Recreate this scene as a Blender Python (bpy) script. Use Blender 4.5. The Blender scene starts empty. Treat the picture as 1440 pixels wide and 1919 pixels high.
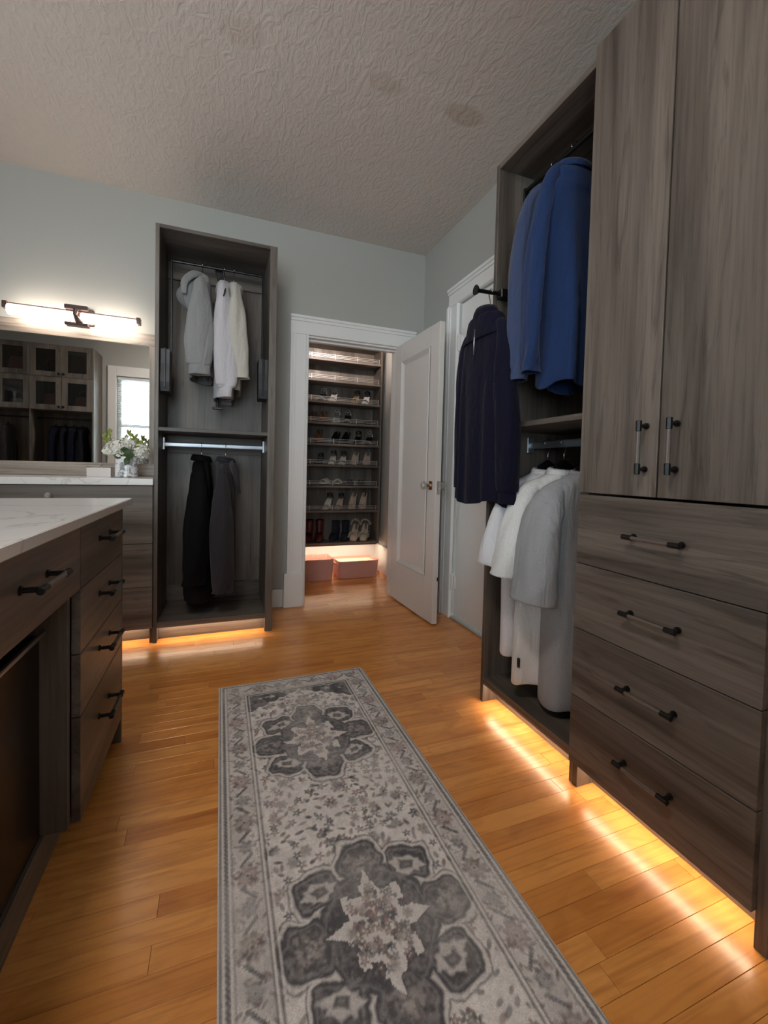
import bpy, bmesh, math, random
import numpy as np
from mathutils import Vector, Matrix
random.seed(7)
SC = bpy.context.scene
COL = SC.collection
PI = math.pi

# ------------------------------------------------------------------ camera
F_PX, PP_Y = 803.734, 906.9
YAW, PIT, ROL = -0.365375505, -0.0331657843, -0.024804539
def cam_matrix():
    B = Matrix(((1, 0, 0), (0, 0, 1), (0, -1, 0)))
    M = Matrix.Rotation(YAW, 3, 'Z') @ Matrix.Rotation(PIT, 3, 'X') @ Matrix.Rotation(ROL, 3, 'Y') @ B
    r, d, f = M.col[0], M.col[1], M.col[2]
    R = Matrix((r, -d, -f)).transposed()
    return Matrix.Translation((0, 0, 1.0)) @ R.to_4x4()
cd = bpy.data.cameras.new('camera')
cam = bpy.data.objects.new('camera', cd)
COL.objects.link(cam)
cam.matrix_world = cam_matrix()
cd.sensor_fit = 'VERTICAL'; cd.sensor_height = 36; cd.sensor_width = 36
cd.lens = F_PX / 1919 * 36
cd.shift_y = -(959.5 - PP_Y) / 1919
cd.clip_start = 0.01
SC.camera = cam

# ------------------------------------------------------------------ world, daylight, exposure
W = bpy.data.worlds.new('overcast_sky'); SC.world = W; W.use_nodes = True
bg = W.node_tree.nodes['Background']
bg.inputs[0].default_value = (0.80, 0.94, 1.0, 1); bg.inputs[1].default_value = 13.0
SC.view_settings.view_transform = 'Standard'; SC.view_settings.look = 'None'
SC.view_settings.gamma = 1; SC.view_settings.use_curve_mapping = False
SC.view_settings.exposure = 0.0
WIN = [(-1.365, 0.05, 0.85, 2.215)]          # window_1 opening in the front wall (x0,x1,z0,z1)
def portal(name, loc, rot, sx, sy):
    l = bpy.data.lights.new(name, 'AREA'); l.shape = 'RECTANGLE'; l.size = sx; l.size_y = sy
    l.cycles.is_portal = True
    o = bpy.data.objects.new(name, l); COL.objects.link(o); o.location = loc; o.rotation_euler = rot
portal('window_daylight', (-0.657, -0.93, 1.532), (PI/2, 0, 0), 1.415, 1.365)
ADDED_WIN = (0.50, 1.35, 1.15, 2.10)               # added_side_window opening, unseen and added for fill daylight, in the left wall (y0,y1,z0,z1)
portal('added_side_daylight', (-3.02, 0.925, 1.625), (PI/2, 0, -PI/2), 0.85, 0.95)
LED_STRENGTH, LED_COL = 19.0, (1.0, 0.77, 0.55)
VANITY_STRENGTH, VANITY_COL = 19.0, (1.0, 0.86, 0.72)
CLOSET_STRENGTH, CLOSET_COL = 190.0, (1.0, 0.83, 0.74)
FILL_STRENGTH, FILL_COL = 62.0, (1.0, 0.89, 0.80)  # for the unseen lamp added to lift floor and rug

# ------------------------------------------------------------------ materials
def new_mat(name):
    m = bpy.data.materials.new(name); m.use_nodes = True
    return m, m.node_tree.nodes, m.node_tree.links, m.node_tree.nodes['Principled BSDF']
def plain(name, col, rough=0.5, metal=0.0, spec=0.5, bump=0.0, bscale=200, var=0.0, coat=0.0):
    m, N, L, p = new_mat(name)
    p.inputs['Base Color'].default_value = (*col, 1); p.inputs['Roughness'].default_value = rough
    p.inputs['Metallic'].default_value = metal; p.inputs['Specular IOR Level'].default_value = spec
    p.inputs['Coat Weight'].default_value = coat
    tc = N.new('ShaderNodeTexCoord'); nz = N.new('ShaderNodeTexNoise'); nz.inputs['Scale'].default_value = bscale
    nz.inputs['Detail'].default_value = 3
    L.new(tc.outputs['Object'], nz.inputs['Vector'])
    if var:
        mx = N.new('ShaderNodeMixRGB'); mx.blend_type = 'MULTIPLY'; mx.inputs[0].default_value = var
        mx.inputs[1].default_value = (*col, 1)
        L.new(nz.outputs['Fac'], mx.inputs[2]); L.new(mx.outputs[0], p.inputs['Base Color'])
    if bump:
        b = N.new('ShaderNodeBump'); b.inputs['Strength'].default_value = bump; b.inputs['Distance'].default_value = 0.002
        L.new(nz.outputs['Fac'], b.inputs['Height']); L.new(b.outputs[0], p.inputs['Normal'])
    return m
def ramp(N, stops):
    r = N.new('ShaderNodeValToRGB')
    while len(r.color_ramp.elements) < len(stops): r.color_ramp.elements.new(0.5)
    for e, (pos, c) in zip(r.color_ramp.elements, stops):
        e.position = pos; e.color = (*c, 1) if len(c) == 3 else c
    return r
def wood(name, axis, tone=0.66, rough=0.45):
    """grey brown laminate, grain along the given axis"""
    m, N, L, p = new_mat(name)
    tc = N.new('ShaderNodeTexCoord'); oi = N.new('ShaderNodeObjectInfo')
    mul = N.new('ShaderNodeMath'); mul.operation = 'MULTIPLY'; mul.inputs[1].default_value = 31.0
    L.new(oi.outputs['Random'], mul.inputs[0])
    add = N.new('ShaderNodeVectorMath'); add.operation = 'ADD'
    L.new(tc.outputs['Object'], add.inputs[0]); L.new(mul.outputs[0], add.inputs[1])
    def stretched(across, along, detail, dist, rgh=0.55):
        mp = N.new('ShaderNodeMapping'); s = [across] * 3; s['xyz'.index(axis)] = along
        mp.inputs['Scale'].default_value = s
        n = N.new('ShaderNodeTexNoise'); n.inputs['Scale'].default_value = 1; n.inputs['Detail'].default_value = detail
        n.inputs['Roughness'].default_value = rgh; n.inputs['Distortion'].default_value = dist
        L.new(add.outputs[0], mp.inputs[0]); L.new(mp.outputs[0], n.inputs['Vector']); return n
    broad = stretched(9, 0.55, 3, 0.5)
    fine = stretched(120, 3.0, 4, 0.2, 0.65)
    cath = stretched(22, 2.0, 5, 2.4, 0.6)
    t = tone
    r1 = ramp(N, [(0.34, (0.105*t, 0.084*t, 0.070*t)), (0.48, (0.195*t, 0.163*t, 0.138*t)), (0.66, (0.290*t, 0.246*t, 0.211*t))])
    L.new(broad.outputs['Fac'], r1.inputs[0])
    r2 = ramp(N, [(0.33, (0.62, 0.60, 0.58)), (0.55, (1, 1, 1))]); L.new(fine.outputs['Fac'], r2.inputs[0])
    r3 = ramp(N, [(0.30, (0.45, 0.42, 0.40)), (0.46, (1, 1, 1)), (0.8, (1.0, 0.98, 0.96))]); L.new(cath.outputs['Fac'], r3.inputs[0])
    m1 = N.new('ShaderNodeMixRGB'); m1.blend_type = 'MULTIPLY'; m1.inputs[0].default_value = 0.75
    L.new(r1.outputs[0], m1.inputs[1]); L.new(r2.outputs[0], m1.inputs[2])
    m2 = N.new('ShaderNodeMixRGB'); m2.blend_type = 'MULTIPLY'; m2.inputs[0].default_value = 0.74
    L.new(m1.outputs[0], m2.inputs[1]); L.new(r3.outputs[0], m2.inputs[2])
    L.new(m2.outputs[0], p.inputs['Base Color'])
    p.inputs['Roughness'].default_value = rough
    b = N.new('ShaderNodeBump'); b.inputs['Strength'].default_value = 0.25; b.inputs['Distance'].default_value = 0.001
    L.new(fine.outputs['Fac'], b.inputs['Height']); L.new(b.outputs[0], p.inputs['Normal'])
    return m
def floor_mat():
    m, N, L, p = new_mat('honey_oak_strip')
    tc = N.new('ShaderNodeTexCoord'); oi = N.new('ShaderNodeObjectInfo')
    mul = N.new('ShaderNodeMath'); mul.operation = 'MULTIPLY'; mul.inputs[1].default_value = 53.0
    L.new(oi.outputs['Random'], mul.inputs[0])
    add = N.new('ShaderNodeVectorMath'); add.operation = 'ADD'
    L.new(tc.outputs['Object'], add.inputs[0]); L.new(mul.outputs[0], add.inputs[1])
    mp = N.new('ShaderNodeMapping'); mp.inputs['Scale'].default_value = (2.2, 55, 55)
    n = N.new('ShaderNodeTexNoise'); n.inputs['Scale'].default_value = 1; n.inputs['Detail'].default_value = 5; n.inputs['Distortion'].default_value = 0.8
    L.new(add.outputs[0], mp.inputs[0]); L.new(mp.outputs[0], n.inputs['Vector'])
    mp2 = N.new('ShaderNodeMapping'); mp2.inputs['Scale'].default_value = (5, 14, 14)
    n2 = N.new('ShaderNodeTexNoise'); n2.inputs['Scale'].default_value = 1; n2.inputs['Detail'].default_value = 3; n2.inputs['Distortion'].default_value = 1.5
    L.new(add.outputs[0], mp2.inputs[0]); L.new(mp2.outputs[0], n2.inputs['Vector'])
    r0 = ramp(N, [(0.0, (0.66, 0.255, 0.058)), (0.5, (0.78, 0.325, 0.078)), (1.0, (0.86, 0.39, 0.105))]); L.new(oi.outputs['Random'], r0.inputs[0])
    r1 = ramp(N, [(0.30, (0.68, 0.57, 0.48)), (0.52, (1, 1, 1))]); L.new(n.outputs['Fac'], r1.inputs[0])
    r2 = ramp(N, [(0.32, (0.80, 0.70, 0.60)), (0.52, (1, 1, 1)), (0.75, (1.08, 1.06, 1.04))]); L.new(n2.outputs['Fac'], r2.inputs[0])
    m1 = N.new('ShaderNodeMixRGB'); m1.blend_type = 'MULTIPLY'; m1.inputs[0].default_value = 0.7
    L.new(r0.outputs[0], m1.inputs[1]); L.new(r1.outputs[0], m1.inputs[2])
    m2 = N.new('ShaderNodeMixRGB'); m2.blend_type = 'MULTIPLY'; m2.inputs[0].default_value = 0.7
    L.new(m1.outputs[0], m2.inputs[1]); L.new(r2.outputs[0], m2.inputs[2])
    L.new(m2.outputs[0], p.inputs['Base Color'])
    p.inputs['Roughness'].default_value = 0.30; p.inputs['Coat Weight'].default_value = 0.30; p.inputs['Coat Roughness'].default_value = 0.18
    nb = N.new('ShaderNodeTexNoise'); nb.inputs['Scale'].default_value = 9; L.new(tc.outputs['Object'], nb.inputs['Vector'])
    b = N.new('ShaderNodeBump'); b.inputs['Strength'].default_value = 0.16; b.inputs['Distance'].default_value = 0.004
    L.new(nb.outputs['Fac'], b.inputs['Height']); L.new(b.outputs[0], p.inputs['Normal']); L.new(b.outputs[0], p.inputs['Coat Normal'])
    return m
def ceiling_mat():
    m, N, L, p = new_mat('knockdown_plaster')
    tc = N.new('ShaderNodeTexCoord')
    n = N.new('ShaderNodeTexNoise'); n.inputs['Scale'].default_value = 26; n.inputs['Detail'].default_value = 3; n.inputs['Distortion'].default_value = 1.2
    mpc = N.new('ShaderNodeMapping'); mpc.inputs['Rotation'].default_value = (0, 0, .5); mpc.inputs['Scale'].default_value = (1.25, .62, 1)
    L.new(tc.outputs['Object'], mpc.inputs[0]); L.new(mpc.outputs[0], n.inputs['Vector'])
    rr = ramp(N, [(0.36, (0, 0, 0)), (0.68, (1, 1, 1))]); L.new(n.outputs['Fac'], rr.inputs[0])
    b = N.new('ShaderNodeBump'); b.inputs['Strength'].default_value = 0.32; b.inputs['Distance'].default_value = 0.006
    L.new(rr.outputs[0], b.inputs['Height']); L.new(b.outputs[0], p.inputs['Normal'])
    col = None
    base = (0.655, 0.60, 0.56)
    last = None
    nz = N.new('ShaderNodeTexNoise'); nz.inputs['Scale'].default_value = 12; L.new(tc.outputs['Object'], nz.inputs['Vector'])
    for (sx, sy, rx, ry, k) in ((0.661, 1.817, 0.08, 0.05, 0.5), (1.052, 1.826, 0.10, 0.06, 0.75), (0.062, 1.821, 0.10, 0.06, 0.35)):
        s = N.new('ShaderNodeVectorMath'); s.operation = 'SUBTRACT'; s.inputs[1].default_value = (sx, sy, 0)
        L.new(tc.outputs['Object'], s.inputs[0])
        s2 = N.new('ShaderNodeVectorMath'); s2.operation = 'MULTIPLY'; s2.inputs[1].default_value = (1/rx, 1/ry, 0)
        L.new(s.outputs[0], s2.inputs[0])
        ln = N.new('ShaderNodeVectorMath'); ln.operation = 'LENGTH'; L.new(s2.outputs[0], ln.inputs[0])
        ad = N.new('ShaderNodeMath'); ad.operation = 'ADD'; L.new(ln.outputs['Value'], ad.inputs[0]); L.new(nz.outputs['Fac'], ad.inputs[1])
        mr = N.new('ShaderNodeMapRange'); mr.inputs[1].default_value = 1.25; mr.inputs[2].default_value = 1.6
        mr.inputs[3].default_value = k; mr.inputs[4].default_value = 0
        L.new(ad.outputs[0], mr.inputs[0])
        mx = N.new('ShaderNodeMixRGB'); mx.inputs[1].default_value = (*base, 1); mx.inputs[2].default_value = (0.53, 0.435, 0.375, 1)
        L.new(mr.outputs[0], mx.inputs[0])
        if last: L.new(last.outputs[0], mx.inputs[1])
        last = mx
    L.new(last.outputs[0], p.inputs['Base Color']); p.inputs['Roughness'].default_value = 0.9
    p.inputs['Specular IOR Level'].default_value = 0.2
    return m
def glass_mat(name, tint=(1, 1, 1), refl=0.5, rough=0.0):
    m, N, L, p = new_mat(name); N.remove(p)
    out = N['Material Output']
    t = N.new('ShaderNodeBsdfTransparent'); t.inputs[0].default_value = (*tint, 1)
    g = N.new('ShaderNodeBsdfGlossy'); g.inputs['Roughness'].default_value = rough
    f = N.new('ShaderNodeFresnel'); f.inputs[0].default_value = 1.45
    mx = N.new('ShaderNodeMixShader'); L.new(f.outputs[0], mx.inputs[0]); L.new(t.outputs[0], mx.inputs[1]); L.new(g.outputs[0], mx.inputs[2])
    L.new(mx.outputs[0], out.inputs[0]); return m
def emit(name, col, s):
    m, N, L, p = new_mat(name)
    p.inputs['Base Color'].default_value = (*col, 1); p.inputs['Emission Color'].default_value = (*col, 1)
    p.inputs['Emission Strength'].default_value = s; return m
def cloth(name, col, rough=0.9, scale=350, var=0.35, sheen=0.0, wrinkle=0.55):
    m = plain(name, col, rough, 0, 0.15, 0.35, scale, var)
    N, L = m.node_tree.nodes, m.node_tree.links; p = N['Principled BSDF']; p.inputs['Sheen Weight'].default_value = sheen
    b1 = [n for n in N if n.bl_idname == 'ShaderNodeBump'][0]
    tc = N.new('ShaderNodeTexCoord'); mp = N.new('ShaderNodeMapping'); mp.inputs['Scale'].default_value = (1, 1, .35)
    nz = N.new('ShaderNodeTexNoise'); nz.inputs['Scale'].default_value = 17; nz.inputs['Detail'].default_value = 3; nz.inputs['Distortion'].default_value = 1.3
    L.new(tc.outputs['Object'], mp.inputs[0]); L.new(mp.outputs[0], nz.inputs['Vector'])
    b2 = N.new('ShaderNodeBump'); b2.inputs['Strength'].default_value = wrinkle; b2.inputs['Distance'].default_value = .018
    L.new(nz.outputs['Fac'], b2.inputs['Height']); L.new(b2.outputs[0], b1.inputs['Normal'])
    return m
def quartz_mat():
    m, N, L, p = new_mat('white_quartz')
    tc = N.new('ShaderNodeTexCoord')
    n = N.new('ShaderNodeTexNoise'); n.inputs['Scale'].default_value = 1.6; n.inputs['Detail'].default_value = 6; n.inputs['Distortion'].default_value = 2.2
    L.new(tc.outputs['Object'], n.inputs['Vector'])
    r = ramp(N, [(0.485, (0.78, 0.77, 0.755)), (0.50, (0.60, 0.585, 0.57)), (0.515, (0.78, 0.77, 0.755))]); L.new(n.outputs['Fac'], r.inputs[0])
    L.new(r.outputs[0], p.inputs['Base Color']); p.inputs['Roughness'].default_value = 0.16; return m
def marble_vase_mat():
    m, N, L, p = new_mat('mottled_silver_glass')
    tc = N.new('ShaderNodeTexCoord')
    n = N.new('ShaderNodeTexNoise'); n.inputs['Scale'].default_value = 38; n.inputs['Detail'].default_value = 4; n.inputs['Distortion'].default_value = 1.0
    L.new(tc.outputs['Object'], n.inputs['Vector'])
    r = ramp(N, [(0.40, (0.30, 0.30, 0.32)), (0.46, (0.55, 0.55, 0.57)), (0.52, (0.85, 0.85, 0.86))]); L.new(n.outputs['Fac'], r.inputs[0])
    L.new(r.outputs[0], p.inputs['Base Color']); p.inputs['Roughness'].default_value = 0.2; return m
def bin_mat():
    m, N, L, p = new_mat('pink_quilted_plastic')
    p.inputs['Base Color'].default_value = (0.66, 0.34, 0.29, 1); p.inputs['Roughness'].default_value = 0.45
    tc = N.new('ShaderNodeTexCoord')
    hs = []
    for a in (1, -1):
        mp = N.new('ShaderNodeMapping'); mp.inputs['Rotation'].default_value = (0, a*PI/4, 0); mp.inputs['Scale'].default_value = (1, 1, 1)
        w = N.new('ShaderNodeTexWave'); w.inputs['Scale'].default_value = 26; w.bands_direction = 'X'
        L.new(tc.outputs['Object'], mp.inputs[0]); L.new(mp.outputs[0], w.inputs['Vector']); hs.append(w)
    mx = N.new('ShaderNodeMath'); mx.operation = 'MAXIMUM'; L.new(hs[0].outputs['Fac'], mx.inputs[0]); L.new(hs[1].outputs['Fac'], mx.inputs[1])
    b = N.new('ShaderNodeBump'); b.inputs['Strength'].default_value = 0.5; b.inputs['Distance'].default_value = 0.004
    L.new(mx.outputs[0], b.inputs['Height']); L.new(b.outputs[0], p.inputs['Normal']); return m

WX, WY, WZ = wood('grey_oak_grain_x', 'x'), wood('grey_oak_grain_y', 'y'), wood('grey_oak_grain_z', 'z')
FLOORM, CEILM, QUARTZ = floor_mat(), ceiling_mat(), quartz_mat()
WALLM = plain('sage_grey_wall_paint', (0.445, 0.445, 0.42), 0.75, 0, 0.25, 0.12, 320)
TRIMM = plain('white_trim_paint', (0.86, 0.85, 0.84), 0.38, 0, 0.5, 0.03, 40)
DOORM = plain('cream_door_paint', (0.72, 0.675, 0.645), 0.34, 0, 0.5, 0.05, 30)
BLACK = plain('black_metal', (0.008, 0.008, 0.009), 0.35, 0.3)
DARKBAR = plain('bronze_grey_bar', (0.15, 0.125, 0.11), 0.42, 0.35)
GREYBOX = plain('charcoal_plastic', (0.024, 0.027, 0.031), 0.45)
CHROME = plain('chrome', (0.75, 0.75, 0.76), 0.15, 1.0)
ALU = plain('satin_aluminium', (0.42, 0.45, 0.50), 0.38, 0.85)
BRASS = plain('aged_brass', (0.36, 0.21, 0.12), 0.3, 1.0)
CRYSTAL = plain('crystal', (0.75, 0.72, 0.70), 0.06, 0.1, 0.9); CRYSTAL.node_tree.nodes['Principled BSDF'].inputs['Transmission Weight'].default_value = 0.6
MIRROR = plain('mirror_silver', (0.86, 0.88, 0.87), 0.0, 1.0)
DARKGLOSS = plain('dark_gloss_front', (0.008, 0.006, 0.005), 0.30, 0, 0.25)
FIXTURE = plain('bronze_fixture', (0.10, 0.065, 0.06), 0.4, 0.6)
RAILM = plain('satin_chrome_rail', (0.80, 0.77, 0.75), 0.42, 0.75)
LEDM = emit('warm_led', LED_COL, LED_STRENGTH); LEDC = emit('closet_led', LED_COL, LED_STRENGTH*1.7)
TUBEM = emit('vanity_tube_glow', VANITY_COL, VANITY_STRENGTH)
DOMEM = emit('closet_lamp_glow', CLOSET_COL, CLOSET_STRENGTH)
BOXWALL = plain('frosted_rose_glass', (0.72, 0.65, 0.62), 0.15); PANE = glass_mat('window_glass'); CABGLASS = glass_mat('cabinet_glass', (0.72, 0.72, 0.72)); BOXGLASS = glass_mat('clear_box_glass', (0.93, 0.92, 0.9))
LITE = plain('frosted_green_glass', (0.52, 0.72, 0.58), 0.25, 0, 0.6)
BLIND = plain('white_blind_slat', (0.78, 0.80, 0.80), 0.5)
BIN = bin_mat()

# ------------------------------------------------------------------ mesh helpers
class MB:
    def __init__(s): s.bm = bmesh.new()
    def _mark(s, mi, n0):
        s.bm.faces.ensure_lookup_table()
        for f in s.bm.faces[n0:]: f.material_index = mi
    def box(s, x0, x1, y0, y1, z0, z1, bev=0.0, mi=0):
        n0 = len(s.bm.faces)
        vs = [s.bm.verts.new((x, y, z)) for x in (x0, x1) for y in (y0, y1) for z in (z0, z1)]
        fs = [s.bm.faces.new([vs[i] for i in q]) for q in ((0, 1, 3, 2), (4, 6, 7, 5), (0, 4, 5, 1), (2, 3, 7, 6), (0, 2, 6, 4), (1, 5, 7, 3))]
        if bev:
            es = list({e for f in fs for e in f.edges})
            bmesh.ops.bevel(s.bm, geom=es, offset=bev, segments=1, affect='EDGES', profile=0.5)
            s.bm.faces.ensure_lookup_table()
        s._mark(mi, n0); return s
    def loft(s, rings, cap0=True, cap1=True, mi=0, closed=True):
        n0 = len(s.bm.faces)
        vr = [[s.bm.verts.new(p) for p in r] for r in rings]
        n = len(vr[0])
        for a, b in zip(vr[:-1], vr[1:]):
            for i in range(n if closed else n-1):
                j = (i+1) % n
                s.bm.faces.new((a[i], a[j], b[j], b[i]))
        if cap0: s.bm.faces.new(vr[0][::-1])
        if cap1: s.bm.faces.new(vr[-1])
        s._mark(mi, n0); return s
    def tube(s, pts, r, n=8, mi=0, caps=True, up=None):
        """round tube along pts; r a number, list, or list of (ru, rv)"""
        pts = [Vector(p) for p in pts]; rings = []
        ref = Vector(up) if up else None
        for i, p in enumerate(pts):
            t = (pts[min(i+1, len(pts)-1)] - pts[max(i-1, 0)]).normalized()
            if ref is None or abs(ref.dot(t)) > 0.98:
                ref = Vector((0, 0, 1)) if abs(t.z) < 0.9 else Vector((1, 0, 0))
            u = (ref - t*ref.dot(t)).normalized(); v = t.cross(u)
            if not up: ref = u
            rr = r[i] if isinstance(r, (list, tuple)) else r
            ru, rv = rr if isinstance(rr, (list, tuple)) else (rr, rr)
            rings.append([p + u*ru*math.cos(2*PI*k/n) + v*rv*math.sin(2*PI*k/n) for k in range(n)])
        return s.loft(rings, caps, caps, mi)
    def lathe(s, prof, c=(0, 0, 0), n=20, mi=0, axis='z'):
        rings = []
        for (r, h) in prof:
            ring = []
            for k in range(n):
                a, b = r*math.cos(2*PI*k/n), r*math.sin(2*PI*k/n)
                q = {'z': (a, b, h), 'x': (h, a, b), 'y': (b, h, a)}[axis]
                ring.append((c[0]+q[0], c[1]+q[1], c[2]+q[2]))
            rings.append(ring)
        return s.loft(rings, True, True, mi)
    def quad(s, a, b, c, d, mi=0):
        n0 = len(s.bm.faces); s.bm.faces.new([s.bm.verts.new(p) for p in (a, b, c, d)]); s._mark(mi, n0); return s
def obj(name, mb, mats, parent=None, off=None, smooth=False, solid=0.0, kind=None, label=None):
    bm = mb.bm
    L = off if off is not None else (Vector(parent['_base']) if parent is not None and '_base' in parent else None)
    if L is not None: bmesh.ops.translate(bm, verts=bm.verts, vec=-Vector(L))
    bmesh.ops.recalc_face_normals(bm, faces=bm.faces)
    me = bpy.data.meshes.new(name); bm.to_mesh(me); bm.free()
    for m in (mats if isinstance(mats, (list, tuple)) else [mats]): me.materials.append(m)
    if smooth:
        for f in me.polygons: f.use_smooth = True
    o = bpy.data.objects.new(name, me); COL.objects.link(o)
    if parent is not None:
        o.parent = parent
        if '_base' in parent: o['_base'] = parent['_base']
    if solid:
        md = o.modifiers.new('solid', 'SOLIDIFY'); md.thickness = solid; md.offset = 0
    if kind: o['kind'] = kind
    if label: o['label'] = label
    return o
def tag(o, label, cat, group=None):
    o['label'] = label; o['category'] = cat
    if group: o['group'] = group
    return o
def thing(name, label, cat, loc, rotz=0, group=None):
    o = bpy.data.objects.new(name, None); COL.objects.link(o); o.empty_display_size = 0.05
    o.location = loc; o.rotation_euler = (0, 0, rotz); o['_base'] = tuple(loc)
    return tag(o, label, cat, group)
def local_thing(name, label, cat, loc, rotz=0, group=None):
    """thing whose parts are modelled in its own coordinates"""
    o = thing(name, label, cat, loc, rotz, group); del o['_base']; return o
def structure(name, mb, mats, parent=None, smooth=False):
    o = obj(name, mb, mats, parent, smooth=smooth); o['kind'] = 'structure'; return o
def structure_root(name, loc):
    o = bpy.data.objects.new(name, None); COL.objects.link(o); o.location = loc; o['_base'] = tuple(loc); o['kind'] = 'structure'
    o.empty_display_size = 0.05
    return o
def catmull(pts, k=6):
    P = [np.array(p, float) for p in pts]; P = [2*P[0]-P[1]] + P + [2*P[-1]-P[-2]]; out = []
    for i in range(1, len(P)-2):
        for j in range(k):
            t = j/k; a, b, c, d = P[i-1:i+3]
            out.append(0.5*((2*b)+(c-a)*t+(2*a-5*b+4*c-d)*t*t+(3*b-a-3*c+d)*t**3))
    out.append(P[-2]); return out

# ================================================================== ROOM SHELL
CEIL = 2.685
XL, XR, YF, YB, YC = -2.9, 1.488, -0.80, 3.10, 4.10
fl = structure('floor', MB().box(XL-.1, XR+.12, YF-.1, YC+.1, -.12, -.012), plain('subfloor', (0.05, 0.025, 0.012), 0.9))
random.seed(11)
BW, GAP = 0.057, 0.0004
def board_box(mb, x0, x1, y0, z=0.0):
    zz = z - random.random()*0.00012
    b = 0.00045
    x0 += GAP; x1 -= GAP; y1 = y0+BW-GAP; y0 += GAP
    r = [[(x0, y0, -.012), (x1, y0, -.012), (x1, y1, -.012), (x0, y1, -.012)],
         [(x0, y0, zz-b), (x1, y0, zz-b), (x1, y1, zz-b), (x0, y1, zz-b)],
         [(x0+b, y0+b, zz), (x1-b, y0+b, zz), (x1-b, y1-b, zz), (x0+b, y1-b, zz)]]
    return mb.loft(r, False, True)
rest = MB(); y = YF; nb = 0
while y < YC:
    x = XL - random.random()*0.8
    while x < XR:
        ln = random.uniform(0.45, 1.15); x1 = min(x+ln, XR+0.01)
        if XR - x1 < 0.12: x1 = XR+0.01
        xa = max(x, XL)
        if x1 > xa + 0.02:
            if y > 0.42 and x1 > (-0.45 if y < 1.75 else -0.95) and nb < 300:
                obj('floor_board', board_box(MB(), xa, x1, y), FLOORM, fl); nb += 1
            else: board_box(rest, xa, x1, y)
        x = x1
    y += BW
obj('floor_boards_beyond_view', rest, FLOORM, fl, kind='stuff')
structure('ceiling', MB().box(XL-.1, XR+.12, YF-.12, YC+.1, CEIL, CEIL+.1), CEILM)
OX0, OX1, OZ = 0.579, 1.279, 1.945              # closet doorway
structure('wall_back', MB().box(XL, OX0, YB, YB+.12, 0, CEIL).box(OX0, OX1, YB, YB+.12, OZ, CEIL).box(OX1, XR, YB, YB+.12, 0, CEIL), WALLM)
DY0, DY1, DZ = 1.78, 2.545, 2.125               # white door in right wall
structure('wall_right', MB().box(XR, XR+.12, YF, DY0, 0, CEIL).box(XR, XR+.12, DY0, DY1, DZ, CEIL).box(XR, XR+.12, DY1, YC, 0, CEIL), WALLM)
sy0, sy1, sz0, sz1 = ADDED_WIN
structure('wall_left', MB().box(XL-.1, XL, YF, sy0, 0, CEIL).box(XL-.1, XL, sy1, YC, 0, CEIL).box(XL-.1, XL, sy0, sy1, 0, sz0).box(XL-.1, XL, sy0, sy1, sz1, CEIL), WALLM)
w = structure_root('added_side_window', (XL, (sy0+sy1)/2, sz0))  # unseen window added to let fill light in from the left
m = MB()
for (a, b, c, d) in ((sy0-.09, sy0, sz0-.09, sz1+.11), (sy1, sy1+.09, sz0-.09, sz1+.11), (sy0, sy1, sz1, sz1+.11), (sy0, sy1, sz0-.09, sz0)): m.box(XL, XL+.025, a, b, c, d, .004)
obj('window_casing', m, TRIMM, w)
m = MB()
for (a, b, c, d) in ((sy0, sy0+.05, sz0, sz1), (sy1-.05, sy1, sz0, sz1), (sy0+.05, sy1-.05, sz1-.05, sz1), (sy0+.05, sy1-.05, sz0, sz0+.05)): m.box(XL-.08, XL-.04, a, b, c, d)
m.box(XL-.075, XL-.045, (sy0+sy1)/2-.02, (sy0+sy1)/2+.02, sz0+.05, sz1-.05)
obj('window_frame', m, TRIMM, w)
obj('window_pane', MB().box(XL-.063, XL-.059, sy0+.05, sy1-.05, sz0+.05, sz1-.05), PANE, w)
structure('wall_closet_back', MB().box(0.3, XR, YC, YC+.1, 0, CEIL), WALLM)
structure('wall_closet_left', MB().box(0.3, 0.42, YB+.12, YC, 0, CEIL), WALLM)
wx0, wx1, wz0, wz1 = WIN[0]
structure('wall_front', MB().box(XL, wx0, YF-.12, YF, 0, CEIL).box(wx1, XR, YF-.12, YF, 0, CEIL).box(wx0, wx1, YF-.12, YF, 0, wz0).box(wx0, wx1, YF-.12, YF, wz1, CEIL), WALLM)
# window in the front wall, seen in the mirror
w = structure_root('window_1', ((wx0+wx1)/2, YF, wz0))
m = MB()
for (a, b, c, d) in ((wx0-.105, wx0, wz0-.09, wz1+.135), (wx1, wx1+.105, wz0-.09, wz1+.135), (wx0, wx1, wz1, wz1+.135), (wx0, wx1, wz0-.09, wz0)):
    m.box(a, b, YF, YF+.025, c, d, .004)
obj('window_casing', m, TRIMM, w)
m = MB()
for (a, b, c, d) in ((wx0, wx0+.05, wz0, wz1), (wx1-.05, wx1, wz0, wz1), (wx0+.05, wx1-.05, wz1-.05, wz1), (wx0+.05, wx1-.05, wz0, wz0+.05)):
    m.box(a, b, YF-.10, YF-.06, c, d)
zm = (wz0+wz1)/2
m.box(wx0+.05, wx1-.05, YF-.095, YF-.065, zm-.02, zm+.02)
for k in (1, 2):
    xx = wx0+.05+(wx1-wx0-.1)*k/3; m.box(xx-.008, xx+.008, YF-.09, YF-.07, wz0+.05, wz1-.05)
obj('window_frame', m, TRIMM, w)
obj('window_pane', MB().box(wx0+.05, wx1-.05, YF-.083, YF-.079, wz0+.05, wz1-.05), PANE, w)
obj('blind_headrail', MB().box(wx0+.005, wx1-.005, YF-.05, YF-.008, wz1-.045, wz1-.003, .003), BLIND, w)
nsl = 44; zs0 = wz0+.03
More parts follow.
